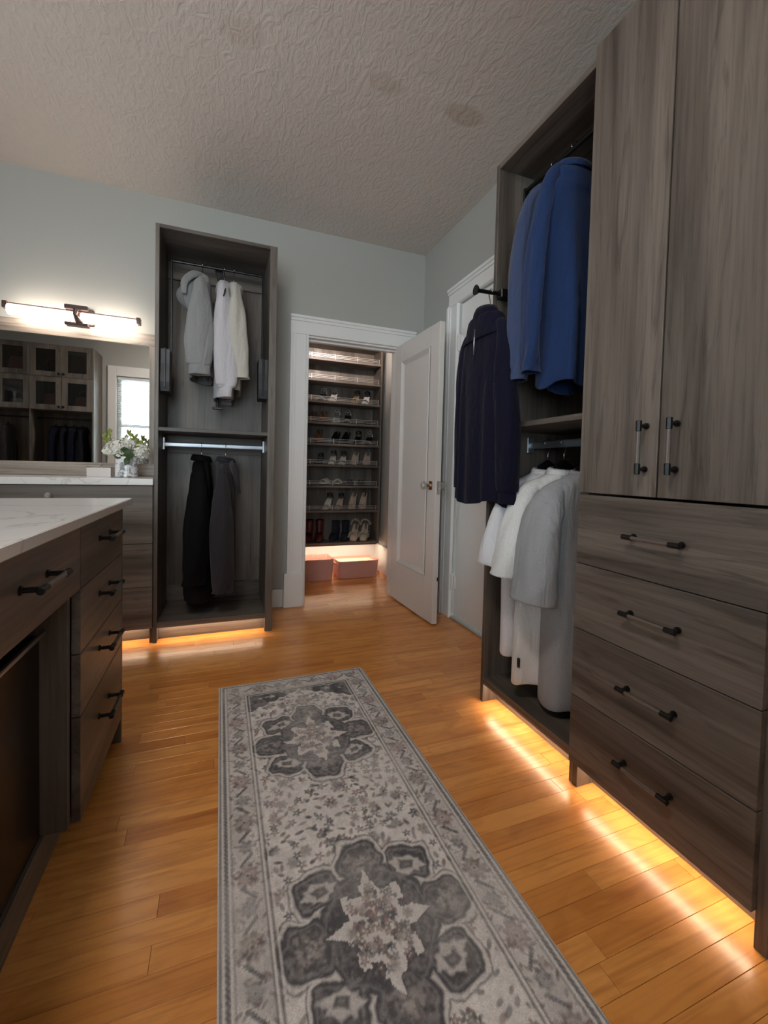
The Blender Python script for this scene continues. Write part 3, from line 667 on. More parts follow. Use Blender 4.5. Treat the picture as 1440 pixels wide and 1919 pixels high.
# ================================================================== RUG
def make_rug():
    W_, U0, V0, V1 = .670, .340, .17, 2.022
    st = .0026
    nu, nv = int(W_/st)+1, int((V1-V0)/st)+1
    u = np.linspace(-W_/2, W_/2, nu); v = np.linspace(V0, V1, nv)
    U, V = np.meshgrid(u, v)
    rng = np.random.default_rng(5)
    def vnoise(sx, sy, seed):
        g = np.random.default_rng(seed).random((int((V1-V0)/sy)+3, int(W_/sx)+3))
        a, b = (V-V0)/sy, (U+W_/2)/sx
        i, j = a.astype(int), b.astype(int); fa, fb = a-i, b-j
        fa = fa*fa*(3-2*fa); fb = fb*fb*(3-2*fb)
        return (g[i, j]*(1-fa)+g[i+1, j]*fa)*(1-fb)+(g[i, j+1]*(1-fa)+g[i+1, j+1]*fa)*fb
    n1, n2, n3 = vnoise(.05, .05, 1), vnoise(.012, .012, 2), vnoise(.006, .006, 3)
    n4 = vnoise(.16, .16, 4)
    cream = np.array((.78, .735, .71)); char = np.array((.065, .065, .075)); grey = np.array((.165, .155, .16))
    mauve = np.array((.27, .165, .165)); brown = np.array((.23, .18, .155))
    C = cream[None, None, :]*(0.93+.16*n1+.14*(n2-.5))[..., None]
    def put(mask, col, a=1.0):
        k = np.clip(mask, 0, 1)[..., None]*a
        nonlocal C
        C = C*(1-k)+np.array(col)*k
    sm = lambda d, w=.0022: np.clip(.5-d/w/2, 0, 1)
    def stamp(cu, cv, R, fn):
        j0, j1 = np.searchsorted(u, cu-R), np.searchsorted(u, cu+R); i0, i1 = np.searchsorted(v, cv-R), np.searchsorted(v, cv+R)
        if j1-j0 < 2 or i1-i0 < 2: return
        sub = C[i0:i1, j0:j1]; a, b = U[i0:i1, j0:j1]-cu, V[i0:i1, j0:j1]-cv
        for k, col in fn(a, b, n2[i0:i1, j0:j1]):
            kk = np.clip(k, 0, 1)[..., None]; sub = sub*(1-kk)+np.array(col)*kk
        C[i0:i1, j0:j1] = sub
    def leaf(cu, cv, L, w, ang, col, al=.8):
        c, s = math.cos(ang), math.sin(ang)
        def fn(a, b, n):
            x, y = a*c+b*s, -a*s+b*c
            return [(sm(np.hypot(x/L, y/w)-1, .25)*al*(.55+.6*n), col)]
        stamp(cu, cv, max(L, w)*1.3, fn)
    def rosette(cu, cv, R, col, petals=8):
        def fn(a, b, n):
            r = np.hypot(a, b*.9); th = np.arctan2(b, a); e = R*(1+.16*np.cos(petals*th))
            return [(sm(r-e, .004)*.75*(.5+.7*n), col), (sm(r-R*.52, .004)*.85, cream*.95), (sm(np.abs(r-R*.38)-R*.09, .003)*.7, col), (sm(r-R*.16, .003), col*.8)]
        stamp(cu, cv, R*1.4, fn)
    def sprig(cu, cv, R, ang, col):
        for k in range(5):
            a = ang + k*2*PI/5; leaf(cu+math.cos(a)*R*.55, cv+math.sin(a)*R*.55, R*.5, R*.26, a, col, .85)
        leaf(cu, cv, R*.22, R*.22, 0, cream, .7)
    def line(p, q, w, col, al=.7):
        n = max(2, int(math.hypot(q[0]-p[0], q[1]-p[1])/.003))
        for k in range(n):
            t = k/n; leaf(p[0]+(q[0]-p[0])*t, p[1]+(q[1]-p[1])*t, w, w, 0, col, al)
    ed = np.minimum(W_/2-np.abs(U), V1-V)                       # distance to rug edge (far end and sides)
    # ---- field scatter
    FU = .222
    for cv in np.arange(V0, V1-.12, .0235):
        for cu in np.arange(-FU, FU, .026):
            x, y_ = cu+rng.normal(0, .007), cv+rng.normal(0, .007)
            if abs(x) > FU: continue
            q = rng.random(); col = [char*1.5, grey, brown, mauve, grey*.8][rng.integers(5)]
            if q < .30: sprig(x, y_, rng.uniform(.010, .016), rng.random()*6, col)
            elif q < .75: leaf(x, y_, rng.uniform(.008, .014), rng.uniform(.004, .006), rng.random()*3.1, col, .8)
            elif q < .83: rosette(x, y_, rng.uniform(.011, .016), col, 6)
            if rng.random() < .55:
                a = rng.random()*6; line((x, y_), (x+math.cos(a)*.032, y_+math.sin(a)*.032), .0013, grey, .55)
    # ---- medallions
    def poly(r_, th, k): return r_
    for mc in (1.535, .843, .151):
        wx_, wy_ = (vnoise(.035, .035, 31)-.5)*.016+(n2-.5)*.006, (vnoise(.035, .035, 32)-.5)*.016+(n3-.5)*.004
        x, y_ = U+wx_, V-mc+wy_
        r = np.hypot(x, y_)
        # lobes: ogee domes on the axes, squares on the diagonals
        D = np.full_like(U, 9.)
        for (lx, ly, rx, ry) in ((0, .150, .060, .070), (0, -.150, .060, .070), (.160, 0, .066, .056), (-.160, 0, .066, .056)):
            ax_, ay_ = (x-lx)/rx, (y_-ly)/ry
            D = np.minimum(D, (np.hypot(ax_, ay_)*(1-.07*np.cos(6*np.arctan2(ay_, ax_)))-1)*min(rx, ry))
        for sx in (1, -1):
            for sy in (1, -1):
                a, b = (x*sx-.118), (y_*sy-.116)
                c, s = math.cos(.30), math.sin(.30)
                aa, bb = a*c-b*s, a*s+b*c
                D = np.minimum(D, np.maximum(np.maximum(np.abs(aa)-.054, np.abs(bb)-.046), (np.abs(aa)+np.abs(bb))*.72-.060))
        D = np.minimum(D, np.hypot(x, y_*.92)-.128)
        put(sm(np.abs(D-.011)-.0024, .0024), grey*.8, .85)
        put(sm(D-.0088, .003), cream*.92, .8)
        put(sm(D, .003), char*1.0+.02, .95)
        tex = np.clip((n2*.6+n3*.5+n1*.5-.62)*2.2, 0, 1)
        put(sm(D+.006)*tex, np.array((.27, .25, .255)), .8)
        put(sm(D+.004)*np.clip(n1*1.8-1.0, 0, 1), np.array((.05, .055, .06)), .6)
        put(sm(np.abs(D+.012)-.0018, .0022), np.array((.33, .32, .32)), .6)
        for (lx, ly) in ((0, .150), (0, -.150), (.160, 0), (-.160, 0)):
            dd = np.hypot((x-lx)/.042, (y_-ly)/.044)
            put(np.clip(1.2-dd, 0, 1)*np.clip(.1+1.3*n3*n2*1.6, 0, 1), np.array((.46, .41, .39)), .85)
        for sx in (1, -1):
            for sy in (1, -1):
                a, b = (x*sx-.114), (y_*sy-.110)
                c, s = math.cos(.30), math.sin(.30); aa, bb = np.abs(a*c-b*s), np.abs(a*s+b*c)
                star = np.minimum(np.maximum(aa-.028, bb-.017), aa/1.6+bb/1.0-.028)
                put(sm(star, .003), cream*.88, .85); put(sm(np.maximum(aa-.017, bb-.011), .003), grey*.75, .9); put(sm(np.maximum(aa-.007, bb-.004), .003), cream*.5, .5)
        # stepped cream centre
        st_ = .010
        xa, ya = (np.floor(np.abs(x)/st_)+.5)*st_, (np.floor(np.abs(y_)/st_)+.5)*st_
        th = np.arctan2(ya, xa); ra = np.hypot(xa/.092, ya/.108)
        cen = ra-(.86+.17*np.cos(8*th))
        tips = np.minimum(np.maximum(np.abs(x)*1.3+np.abs(y_)*.45-.062, 0), np.maximum(np.abs(y_)*1.3+np.abs(x)*.45-.056, 0))
        cen = np.where(tips <= 0, -1, cen)
        put((cen < .05).astype(float), grey*.7, .7)
        put((cen < 0).astype(float), cream*(.97), .95)
        rr = np.random.default_rng(9)
        for k in range(170):
            px, py = rr.normal(0, .048), rr.normal(0, .055)
            if math.hypot(px/.092, py/.108) < .84:
                col = [char*1.6, grey, brown, mauve][rr.integers(4)]
                if rr.random() < .35: sprig(px, mc+py, .010, rr.random()*6, col)
                else: leaf(px, mc+py, rr.uniform(.005, .010), .0045, rr.random()*3, col, .9)
        for (px, py) in ((0, .085), (0, -.085), (.065, 0), (-.065, 0), (.03, .04), (-.03, .04), (.03, -.04), (-.03, -.04)): rosette(px, mc+py, .010, brown, 6)
        for sx in (1, -1):
            for sy in (1, -1):
                p = (sx*.06, mc+sy*.225)
                for k in range(4):
                    q = (p[0]+sx*(.012+.006*k)*(1 if k % 2 else -.4), p[1]+sy*.018); line(p, q, .0017, grey*.7, .85); leaf(q[0]+.008, q[1], .009, .005, k*1.3, char*1.4, .85); leaf(q[0]-.008, q[1], .008, .004, k*2.1, brown, .85); p = q
    # ---- dark spandrel at the far end
    ev = V1-V
    sc = .128+.125*np.clip(np.abs(U)/.222, 0, 1)+.014*np.abs(np.sin(np.abs(U)*70))-.010
    mask = (ev < sc) & (ev > .10)
    put(mask.astype(float), char+.02, .92); put(mask*np.clip((n1*1.2+n2*.8-.85)*2, 0, 1), np.array((.30, .28, .285)), .8)
    for k in range(26):
        sprig(rng.uniform(-.2, .2), V1-rng.uniform(.115, .20), .010, k, [char*.8, cream*.7][k % 2])
    put(sm(np.abs(ev-sc-.003)-.003), cream*1.02, .9)
    for sx in (1, -1):
        rosette(sx*.05, V1-.135, .016, grey, 8); sprig(sx*.12, V1-.150, .016, .5, cream*.8)
    rosette(0, V1-.228, .030, brown, 10)
    # ---- border
    bm_ = (ed < .108)
    put(bm_.astype(float), cream*(.92), 1.0); C *= np.where(bm_, .80+.3*n1+.22*(n2-.5), 1.0)[..., None]
    rb = np.random.default_rng(12)
    def border_run(fn, length, cyc=.165):
        n = int(length/cyc)
        for k in range(n+1): fn(k)
    def bord(cu, cv, along, k):
        ax, ay = (0, 1) if along == 'v' else (1, 0)
        jx = 1 if k % 2 else -1
        rosette(cu, cv, .026, mauve if k % 2 else brown*.95, 10)
        for s in (1, -1):
            ox, oy = cu+ax*s*.045, cv+ay*s*.045
            ang = (PI/2 if along == 'v' else 0)+.75*(1 if (k+s) % 4 < 2 else -1)
            for t in np.linspace(-.020, .020, 7): leaf(ox+math.cos(ang)*t, oy+math.sin(ang)*t, .0062, .0034, ang+1.0*(1 if t > 0 else .6), char*1.25, .8)
        for q in range(22):
            leaf(cu+rb.uniform(-.036, .036)+ax*.083*(q % 2), cv+rb.uniform(-.036, .036)+ay*.083*(q % 2), .008, .0035, rb.random()*3, [grey, brown, mauve][q % 3], .7)
        rosette(cu+ax*.083, cv+ay*.083, .017, grey, 7)
    BC = .068
    for sx in (1, -1):
        for k, cv in enumerate(np.arange(V1-.14, V0-.1, -.166)): bord(sx*(W_/2-BC), cv, 'v', k)
    for k, cu in enumerate((-.166, 0, .166)): bord(cu, V1-.062, 'u', k+1)
    small = (n3*.6+n2*.6 > .80) & bm_
    put(small.astype(float), grey, .45)
    for (d0, w, col, al) in ((.006, .003, grey, .8), (.012, .0022, cream, .9), (.020, .0045, grey*.9, .75), (.027, .002, cream, .95), (.033, .0016, grey, .6), (.104, .0018, grey*.9, .8), (.109, .0026, cream, .95), (.115, .003, grey*.8, .75), (.121, .0018, cream, .9)):
        put(sm(np.abs(ed-d0)-w), col, al)
    dots = (np.sin((U+V)*520) > .15) & (ed > .014) & (ed < .026)
    put(dots.astype(float), char*1.6, .5)
    put((ed < .004).astype(float), cream*.95, .9)
    # ---- wear and weave
    C *= (.93+.16*n3)[..., None]
    put(np.clip(n4*1.6-.8, 0, .3)*(.6+.5*n2), cream*.92, 1.0)
    C = np.clip(C, .01, .9)
    h = .0058+.0009*n3-.0025*(ed < .004)
    verts = np.stack([U+U0, V, h], -1).reshape(-1, 3)
    idx = np.arange(nu*nv).reshape(nv, nu)
    faces = np.stack([idx[:-1, :-1], idx[:-1, 1:], idx[1:, 1:], idx[1:, :-1]], -1).reshape(-1, 4)
    # hem going down to the floor
    per = np.concatenate([idx[0, :], idx[1:, -1], idx[-1, -2::-1], idx[-2:0:-1, 0]])
    low = verts[per].copy(); low[:, 2] = .0004
    nl = len(verts)+np.arange(len(per))
    sk = np.stack([per, nl, np.roll(nl, -1), np.roll(per, -1)], -1)
    me = bpy.data.meshes.new('runner_rug')
    AV = np.concatenate([verts, low]); AF = np.concatenate([faces, sk])
    me.vertices.add(len(AV)); me.vertices.foreach_set('co', AV.astype(np.float32).ravel())
    me.loops.add(AF.size); me.loops.foreach_set('vertex_index', AF.astype(np.int32).ravel())
    me.polygons.add(len(AF)); me.polygons.foreach_set('loop_start', (np.arange(len(AF))*4).astype(np.int32))
    me.update(calc_edges=True); me.validate()
    ca = me.color_attributes.new('weave', 'FLOAT_COLOR', 'POINT')
    cc = np.ones((len(AV), 4), np.float32); cc[:nu*nv, :3] = C.reshape(-1, 3); cc[nu*nv:, :3] = cream*.9
    ca.data.foreach_set('color', cc.ravel())
    m, N, L, p = new_mat('printed_rug_pile')
    at_ = N.new('ShaderNodeAttribute'); at_.attribute_name = 'weave'
    tc = N.new('ShaderNodeTexCoord'); nz = N.new('ShaderNodeTexNoise'); nz.inputs['Scale'].default_value = 420; nz.inputs['Detail'].default_value = 2
    L.new(tc.outputs['Object'], nz.inputs['Vector'])
    rr = ramp(N, [(.3, (.84, .84, .84)), (.7, (1.12, 1.12, 1.12))]); L.new(nz.outputs['Fac'], rr.inputs[0])
    mx = N.new('ShaderNodeMixRGB'); mx.blend_type = 'MULTIPLY'; mx.inputs[0].default_value = 1
    L.new(at_.outputs['Color'], mx.inputs[1]); L.new(rr.outputs[0], mx.inputs[2]); L.new(mx.outputs[0], p.inputs['Base Color'])
    p.inputs['Roughness'].default_value = .95; p.inputs['Specular IOR Level'].default_value = .1
    b = N.new('ShaderNodeBump'); b.inputs['Strength'].default_value = .5; b.inputs['Distance'].default_value = .002
    L.new(nz.outputs['Fac'], b.inputs['Height']); L.new(b.outputs[0], p.inputs['Normal'])
    me.materials.append(m)
    o = bpy.data.objects.new('runner_rug', me); COL.objects.link(o); o.location = (0, 0, .0006)
    tag(o, 'worn grey and cream runner rug with medallions on the wood floor', 'rug')
make_rug()

# ================================================================== HANGERS AND GARMENTS
HOOKM = plain('hook_wire', (.62, .60, .58), .22, 1.0)
VELVET = plain('black_velvet', (.006, .006, .007), .9, 0, .1)
def hanger(loc, rotz, label, group, w=.20, hookr=.018, clear=.018, fat=1.0):
    """loc: centre of the rod; the hook rides on top of it"""
    t = local_thing('clothes_hanger', label, 'hanger', loc, rotz, group)
    pts = [Vector((-hookr*math.cos(a), 0, clear-hookr+.002+hookr*math.sin(a))) for a in np.linspace(-.5, PI, 12)]
    pts += [Vector((hookr, 0, clear-hookr-.008)), Vector((hookr*.5, 0, clear-hookr-.024)), Vector((0, 0, -.04)), Vector((0, 0, -.085))]
    obj('hook', MB().tube(pts, .0021, 6), HOOKM, t, smooth=True, label='thin metal hook')
    m = MB().tube([(-w*.86, 0, -.174), (-w*.5, 0, -.140), (-.036, 0, -.104), (0, 0, -.080), (.036, 0, -.104), (w*.5, 0, -.140), (w*.86, 0, -.174)], [(.006, .0035), (.011*fat, .004*fat), (.013*fat, .004*fat), (.013*fat, .004*fat), (.013*fat, .004*fat), (.011*fat, .004*fat), (.006, .0035)], 8, up=(0, 0, 1))
    m.tube([(-w*.82, 0, -.178), (w*.82, 0, -.178)], .003, 6)
    obj('shoulder_bar', m, VELVET, t)
    return t
def torso_mb(z_hw_ht, nf, amp, ph, seed, n=56, hem_wave=.006):
    rnd = random.Random(seed); m = MB(); rings = []
    P = catmull(z_hw_ht, 4)
    z0, z1 = P[0][0], P[-1][0]
    for (z, hw, ht) in P:
        f = (z0-z)/(z0-z1); ring = []
        for k in range(n):
            a = 2*PI*k/n; c, s = math.cos(a), math.sin(a)
            x = math.copysign(abs(c)**.75, c)*hw; yy = math.copysign(abs(s)**.85, s)*ht
            g = min(1, max(0, (f-.12)*1.6))
            wv = amp*g*(math.sin(nf*x/hw*2.2+ph)+.5*math.sin(nf*1.9*x/hw*2.0+ph*2.3+(1 if s > 0 else 0)*1.3))
            zz = z + (hem_wave*math.sin(3*a+ph)*f**3)
            ring.append((x*(1+.02*g*math.sin(5*f+ph)), yy+wv*(.5+.5*abs(s)), zz))
        rings.append(ring)
    return m.loft(rings, False, False)
def sleeve_mb(pts, seed, n=28, amp=.0055):
    """pts: (x, y, z, r_across_path, r_along_y)"""
    rnd = random.Random(seed); P = catmull(pts, 6); m = MB(); rings = []
    ph = rnd.random()*6
    for i, p in enumerate(P):
        q0, q1 = P[max(i-1, 0)], P[min(i+1, len(P)-1)]
        t = Vector((q1-q0)[:3]).normalized(); v = Vector((0, 1, 0)); v = (v-t*v.dot(t)).normalized(); u = t.cross(v)
        f = i/(len(P)-1); ring = []
        for k in range(n):
            a = 2*PI*k/n
            w_ = amp*(math.sin(2*a+ph+f*4)+.7*math.sin(3*a-ph+f*7)+.55*math.sin(5*a+ph*2+f*17)*math.sin(f*13+ph))*min(1, f*2.5)
            ring.append(Vector(p[:3])+u*(p[3]+w_)*math.cos(a)+v*(p[4]+w_)*math.sin(a))
        rings.append(ring)
    return m.loft(rings, True, False)
def garment(name, label, cat, loc, rotz, mat, torso, sleeves, extra=(), nf=3, amp=.008, ph=0., seed=1, group=None, hem_wave=.006):
    t = local_thing(name, label, cat, loc, rotz, group)
    obj('body', torso_mb(torso, nf, amp, ph, seed, hem_wave=hem_wave), mat, t, smooth=True, solid=.003)
    for i, s in enumerate(sleeves): obj('sleeve', sleeve_mb(s, seed+i+1), mat, t, smooth=True, solid=.003)
    for nm, mb, mm in extra: obj(nm, mb, mm, t, smooth=True, solid=.003)
    return t
def collar_mb(hw=.062, ht=.045, z=-.105, h=.035, flare=1.25, front=1):
    rings = []
    for f, k in ((1.05, 0), (1.0, .5), (flare*.9, 1.0), (flare, .75), (flare*1.12, .1)):
        rings.append([(hw*f*math.cos(2*PI*i/28), ht*f*math.sin(2*PI*i/28), z+h*k+.006*math.sin(2*PI*i/28)*front) for i in range(28)])
    return MB().loft(rings, False, False)
def std_torso(sh, hem, th, L, neck=.062, slope=.05, zt=-.098, flare_t=None):
    ft = flare_t or th
    return [(zt, neck, .040), (zt-.012, neck+.035, .046), (zt-.012-slope*.6, sh*.80, .050), (zt-.012-slope, sh*.97, .050), (zt-.10, sh, th*.85), (zt-.22, (sh+hem)/2, th), (zt-.42*1.0, hem, ft), (-L+.02, hem, ft), (-L, hem*.99, ft*.97)]
CL = {k: cloth(k+'_cloth', c, sheen=sh) for k, c, sh in (
    ('heather_grey', (.30, .30, .30), .2), ('lilac_white', (.60, .57, .60), .2), ('cream', (.56, .53, .47), .3),
    ('black_wool', (.004, .004, .005), 0), ('charcoal', (.035, .031, .036), .1), ('slate_blue', (.052, .074, .150), .15), ('denim_blue', (.017, .040, .125), .12),
    ('navy', (.006, .006, .020), .05), ('white_linen', (.80, .80, .84), .1), ('white_cotton', (.82, .83, .83), .1), ('pale_grey', (.38, .39, .41), .1), ('dark_plain', (.012, .012, .02), 0))}
ZIP = plain('zip_metal', (.35, .35, .36), .3, .9)
Q = PI/2
GL, GU, GR1, GR2 = 'hangers in the tall open cabinet, lower rod', 'hangers in the tall open cabinet, upper rod', 'hangers behind the blue garments', 'hangers of the white and grey shirts'
def sl(x0, drop, out=.05, rv=.062, rv1=.048, ru=.048, ru1=.034, cuff=True, y0=0, y1=0, z0=-.15):
    """long sleeve hanging on the near side (local -x) when x0<0"""
    s = -1 if x0 < 0 else 1; a = abs(x0)
    p = [(s*(a-.09), y0, z0+.028, .010, .014), (s*(a-.015), y0, z0-.012, .022, .024), (s*(a+out*.35), y0+(y1-y0)*.15, z0-.09, ru*.80, rv*.62), (s*(a+out*.75), y0+(y1-y0)*.35, z0-.20, ru, rv*.88), (s*(a+out), y0+(y1-y0)*.6, z0-.36, ru*.97, rv*1.04), (s*(a+out), y1, -drop+.10, ru*.9, rv*.95)]
    if cuff: p += [(s*(a+out), y1, -drop+.060, ru1*1.1, rv1*1.15), (s*(a+out), y1, -drop+.05, ru1, rv1), (s*(a+out), y1, -drop, ru1, rv1)]
    else: p += [(s*(a+out), y1, -drop+.03, ru1, rv1), (s*(a+out), y1, -drop, ru1*1.05, rv1*1.08)]
    return p
# ---- upper rod of the tall cabinet
UR = 2.205
hanger((-.114, 2.87, UR), Q, 'hanger holding the grey hoodie on the upper rod', GU)
hood = MB(); rings = []
for k in range(13):                      # slumped hood sack, opening towards the front edge
    f = k/12; z = -.092-.215*f; w_ = math.sin(PI*min(.97, f*.80+.14))
    cx_, cy_ = -.050-.040*f, .022+.060*math.sin(f*2.4)
    rings.append([(cx_+.085*w_*math.cos(a)*(1-.25*f), cy_+(.052+.012*math.sin(3*a+4*f))*w_*math.sin(a)*(1-.15*f), z+.022*math.cos(a)+.010*math.sin(2*a+3*f)) for a in [2*PI*q/26 for q in range(26)]])
hood.loft(rings)
rim = MB(); rp = catmull([(-.155, -.012, -.21, .007, .016), (-.140, -.020, -.14, .009, .020), (-.09, -.004, -.095, .011, .024), (-.125, .040, -.105, .010, .022), (-.165, .085, -.17, .008, .018), (-.170, .088, -.24, .006, .012)], 5)
rim.tube([p[:3] for p in rp], [(p[3], p[4]) for p in rp], 12)
garment('hoodie', 'heather grey hoodie hanging on the upper rod, leftmost of the pale garments', 'hoodie', (-.114, 2.87, UR), Q, CL['heather_grey'], std_torso(.20, .20, .062, .68), [sl(-.195, .70, .045, .068, .050), sl(.17, .66, .02, .05, .04)], [('hood', hood, CL['heather_grey']), ('hood_rim', rim, CL['heather_grey'])], seed=3, ph=.5)
hanger((.012, 2.87, UR), Q, 'hanger holding the lilac white sweatshirt on the upper rod', GU)
logo = MB().loft([[(-.256, .004, -.250), (-.256, .008, -.252), (-.246, .008, -.252), (-.246, .004, -.250)], [(-.258, -.004, -.222), (-.258, .002, -.222), (-.246, .002, -.222), (-.246, -.004, -.222)], [(-.256, -.006, -.208), (-.256, -.003, -.208), (-.246, -.003, -.208), (-.246, -.006, -.208)]])
garment('sweatshirt', 'lilac white sweatshirt hanging between the grey hoodie and the cream sweater', 'sweatshirt', (.012, 2.87, UR), Q, CL['lilac_white'], std_torso(.19, .20, .050, .80), [sl(-.19, .815, .045, .056, .034, y0=.01, y1=-.015), sl(.17, .70, .02, .045, .04)], [('collar', collar_mb(.058, .036, -.108, .022, 1.08), CL['lilac_white']), ('sleeve_mark', logo, BLACK)], seed=8, ph=2.)
hanger((.066, 2.87, UR), Q, 'hanger holding the cream sweater on the upper rod', GU)
garment('sweater', 'cream knit sweater hanging rightmost on the upper rod', 'sweater', (.070, 2.87, UR), Q, CL['cream'], std_torso(.19, .19, .040, .76), [sl(-.19, .70, .045, .048, .050, y0=0, y1=-.028, cuff=False), sl(.17, .66, .02, .04, .04)], [('collar', collar_mb(.056, .030, -.108, .022, 1.08), CL['cream'])], seed=15, ph=4.)
# ---- lower rod of the tall cabinet
LR = 1.120
hanger((-.109, 2.87, LR), Q, 'hanger holding the black coat on the lower rod', GL, clear=.020)
lap = MB().tube([(-.15, -.035, -.11), (-.19, -.045, -.20), (-.20, -.05, -.30)], [(.03, .012), (.028, .010), (.01, .006)], 10)
garment('coat', 'black coat hanging left on the lower rod', 'coat', (-.109, 2.87, LR), Q, CL['black_wool'], std_torso(.20, .22, .070, .90, flare_t=.09), [sl(-.195, .80, .045, .072, .06, cuff=False, y1=.02), sl(.18, .76, .02, .05, .05, cuff=False)], [('collar', collar_mb(.066, .046, -.10, .04, 1.2), CL['black_wool']), ('lapel', lap, CL['black_wool'])], seed=21, ph=1.)
hanger((.030, 2.87, LR), Q, 'hanger holding the charcoal jacket on the lower rod', GL, clear=.020)
garment('jacket', 'charcoal jacket with a rounded long sleeve hanging right on the lower rod', 'jacket', (.030, 2.87, LR), Q, CL['charcoal'], std_torso(.19, .19, .055, .80), [sl(-.195, .855, .050, .062, .050, cuff=False, y0=.02, y1=.01), sl(.17, .76, .02, .045, .04)], [('collar', collar_mb(.064, .044, -.10, .034, 1.22), CL['charcoal']), ('lapel', MB().tube([(-.13, -.03, -.11), (-.20, -.055, -.17), (-.21, -.075, -.28)], [(.028, .012), (.026, .012), (.012, .006)], 10), CL['charcoal'])], seed=27, ph=3.)
# ---- blue garments in the right cabinet
BR = 2.195
hanger((1.20, 1.365, BR), 0, 'hanger of the slate blue sweater', GR1, w=.12)
garment('sweater', 'slate blue long sleeved sweater hanging furthest left in the right cabinet', 'sweater', (1.20, 1.365, BR), 0, CL['slate_blue'], std_torso(.115, .115, .040, .79, slope=.06), [sl(-.105, .845, .045, .040, .036, ru=.036, ru1=.040, cuff=False, z0=-.13), sl(.09, .70, .02, .035, .03)], [('collar', collar_mb(.055, .034, -.108, .022, 1.08), CL['slate_blue'])], seed=31, ph=.4)
hanger((1.20, 1.262, BR), 0, 'hanger of the deep blue shirt', GR1, w=.12)
garment('shirt', 'deep blue shirt with open cuff hanging beside the tall wardrobe door', 'shirt', (1.20, 1.262, BR), 0, CL['denim_blue'], std_torso(.120, .112, .052, .865, slope=.06, flare_t=.068), [sl(-.105, .832, .055, .040, .030, ru=.030, ru1=.028, cuff=False, y1=.01, z0=-.10), sl(.09, .70, .02, .035, .03)], [('collar', collar_mb(.062, .044, -.100, .035, 1.15), CL['denim_blue'])], seed=37, ph=1.4, amp=.012, hem_wave=.014)
# ---- navy half zip on the valet rod
hanger((1.040, 1.534, 1.7445), Q, 'hanger on the black valet rod holding the navy pullover', None, w=.17, hookr=.012, clear=.0125)
zipm = MB().tube([(0, .046, -.13), (.002, .052, -.20), (.003, .052, -.26)], .0022, 6)
def nsl(sg, lo): return [(sg*.06, 0, -.125, .012, .014), (sg*.125, 0, -.175, .026, .026), (sg*.150, 0, -.27, .036, .036), (sg*.155, 0, -.42, .040, .040), (sg*lo, 0, -.62, .042, .040), (sg*lo, 0, -.80, .038, .036), (sg*lo, 0, -.815, .032, .030), (sg*lo, 0, -.865, .032, .030)]
garment('half_zip_pullover', 'navy half zip pullover with ribbed collar hanging from the valet rod', 'pullover', (1.028, 1.545, 1.7445), Q, CL['navy'], std_torso(.145, .158, .044, .860, neck=.064, slope=.085, flare_t=.046), [nsl(-1, .175), nsl(1, .150)], [('collar', collar_mb(.066, .042, -.125, .055, 1.0), CL['navy']), ('zip', zipm, ZIP)], seed=41, ph=.9, nf=4, amp=.008, hem_wave=.012)
# ---- lower shirts of the right cabinet
SR = 1.122
def short(x0, y0, y1, drop, out, rv0=.085, rv1=.10, ru=.06):
    s = -1 if x0 < 0 else 1; a = abs(x0)
    return [(s*(a-.10), 0, -.118, .010, .014), (s*(a-.02), y0*.3, -.165, .030, .036), (s*(a+out*.25), (y0+y1)*.3, -.225, ru*.8, rv0*.75), (s*(a+out*.6), (y0+y1)/2, -.32, ru, rv0), (s*(a+out*.9), y1, -drop+.05, ru*1.1, rv1), (s*(a+out), y1, -drop, ru*1.12, rv1*1.03)]
hanger((1.28, 1.435, SR), 0, 'hanger of the rear white shirt', GR2, w=.125, clear=.020, fat=1.5)
garment('shirt', 'white linen shirt hanging at the back left of the pale shirts', 'shirt', (1.28, 1.435, SR-.022), 0, CL['white_linen'], std_torso(.19, .205, .050, .83), [short(-.185, 0, -.01, .47, .075, .05, .055, .048), short(.15, 0, 0, .42, .02, .05, .06, .04)], [('collar', collar_mb(.062, .044, -.108, .028, 1.12), CL['white_linen'])], seed=51, ph=.3, amp=.009)
hanger((1.28, 1.345, SR), 0, 'hanger of the middle white shirt', GR2, w=.125, clear=.020, fat=1.5)
tagm = MB().box(-.2035, -.198, -.022, -.014, -.845, -.812)
garment('shirt', 'white cotton shirt in the middle, between linen shirt and grey tee', 'shirt', (1.28, 1.345, SR-.022), 0, CL['white_cotton'], std_torso(.19, .200, .052, .905), [short(-.185, 0, -.012, .49, .085, .055, .062, .052), short(.15, 0, 0, .42, .02, .05, .06, .04)], [('collar', collar_mb(.062, .044, -.108, .030, 1.12), CL['white_cotton']), ('hem_tag', tagm, BLACK)], seed=57, ph=2.0, amp=.010)
hanger((1.28, 1.225, SR), 0, 'hanger of the pale grey tee', GR2, w=.125, clear=.020, fat=1.5)
garment('tee_shirt', 'pale grey short sleeved tee hanging nearest the drawers', 'shirt', (1.285, 1.225, SR-.018), 0, CL['pale_grey'], std_torso(.185, .165, .065, .94, flare_t=.085), [short(-.175, 0, -.01, .555, .075, .080, .092, .066), short(.15, 0, 0, .46, .02, .05, .06, .04)], [('collar', collar_mb(.068, .048, -.108, .018, 1.05), CL['pale_grey'])], seed=63, ph=1.1, amp=.012, nf=3)
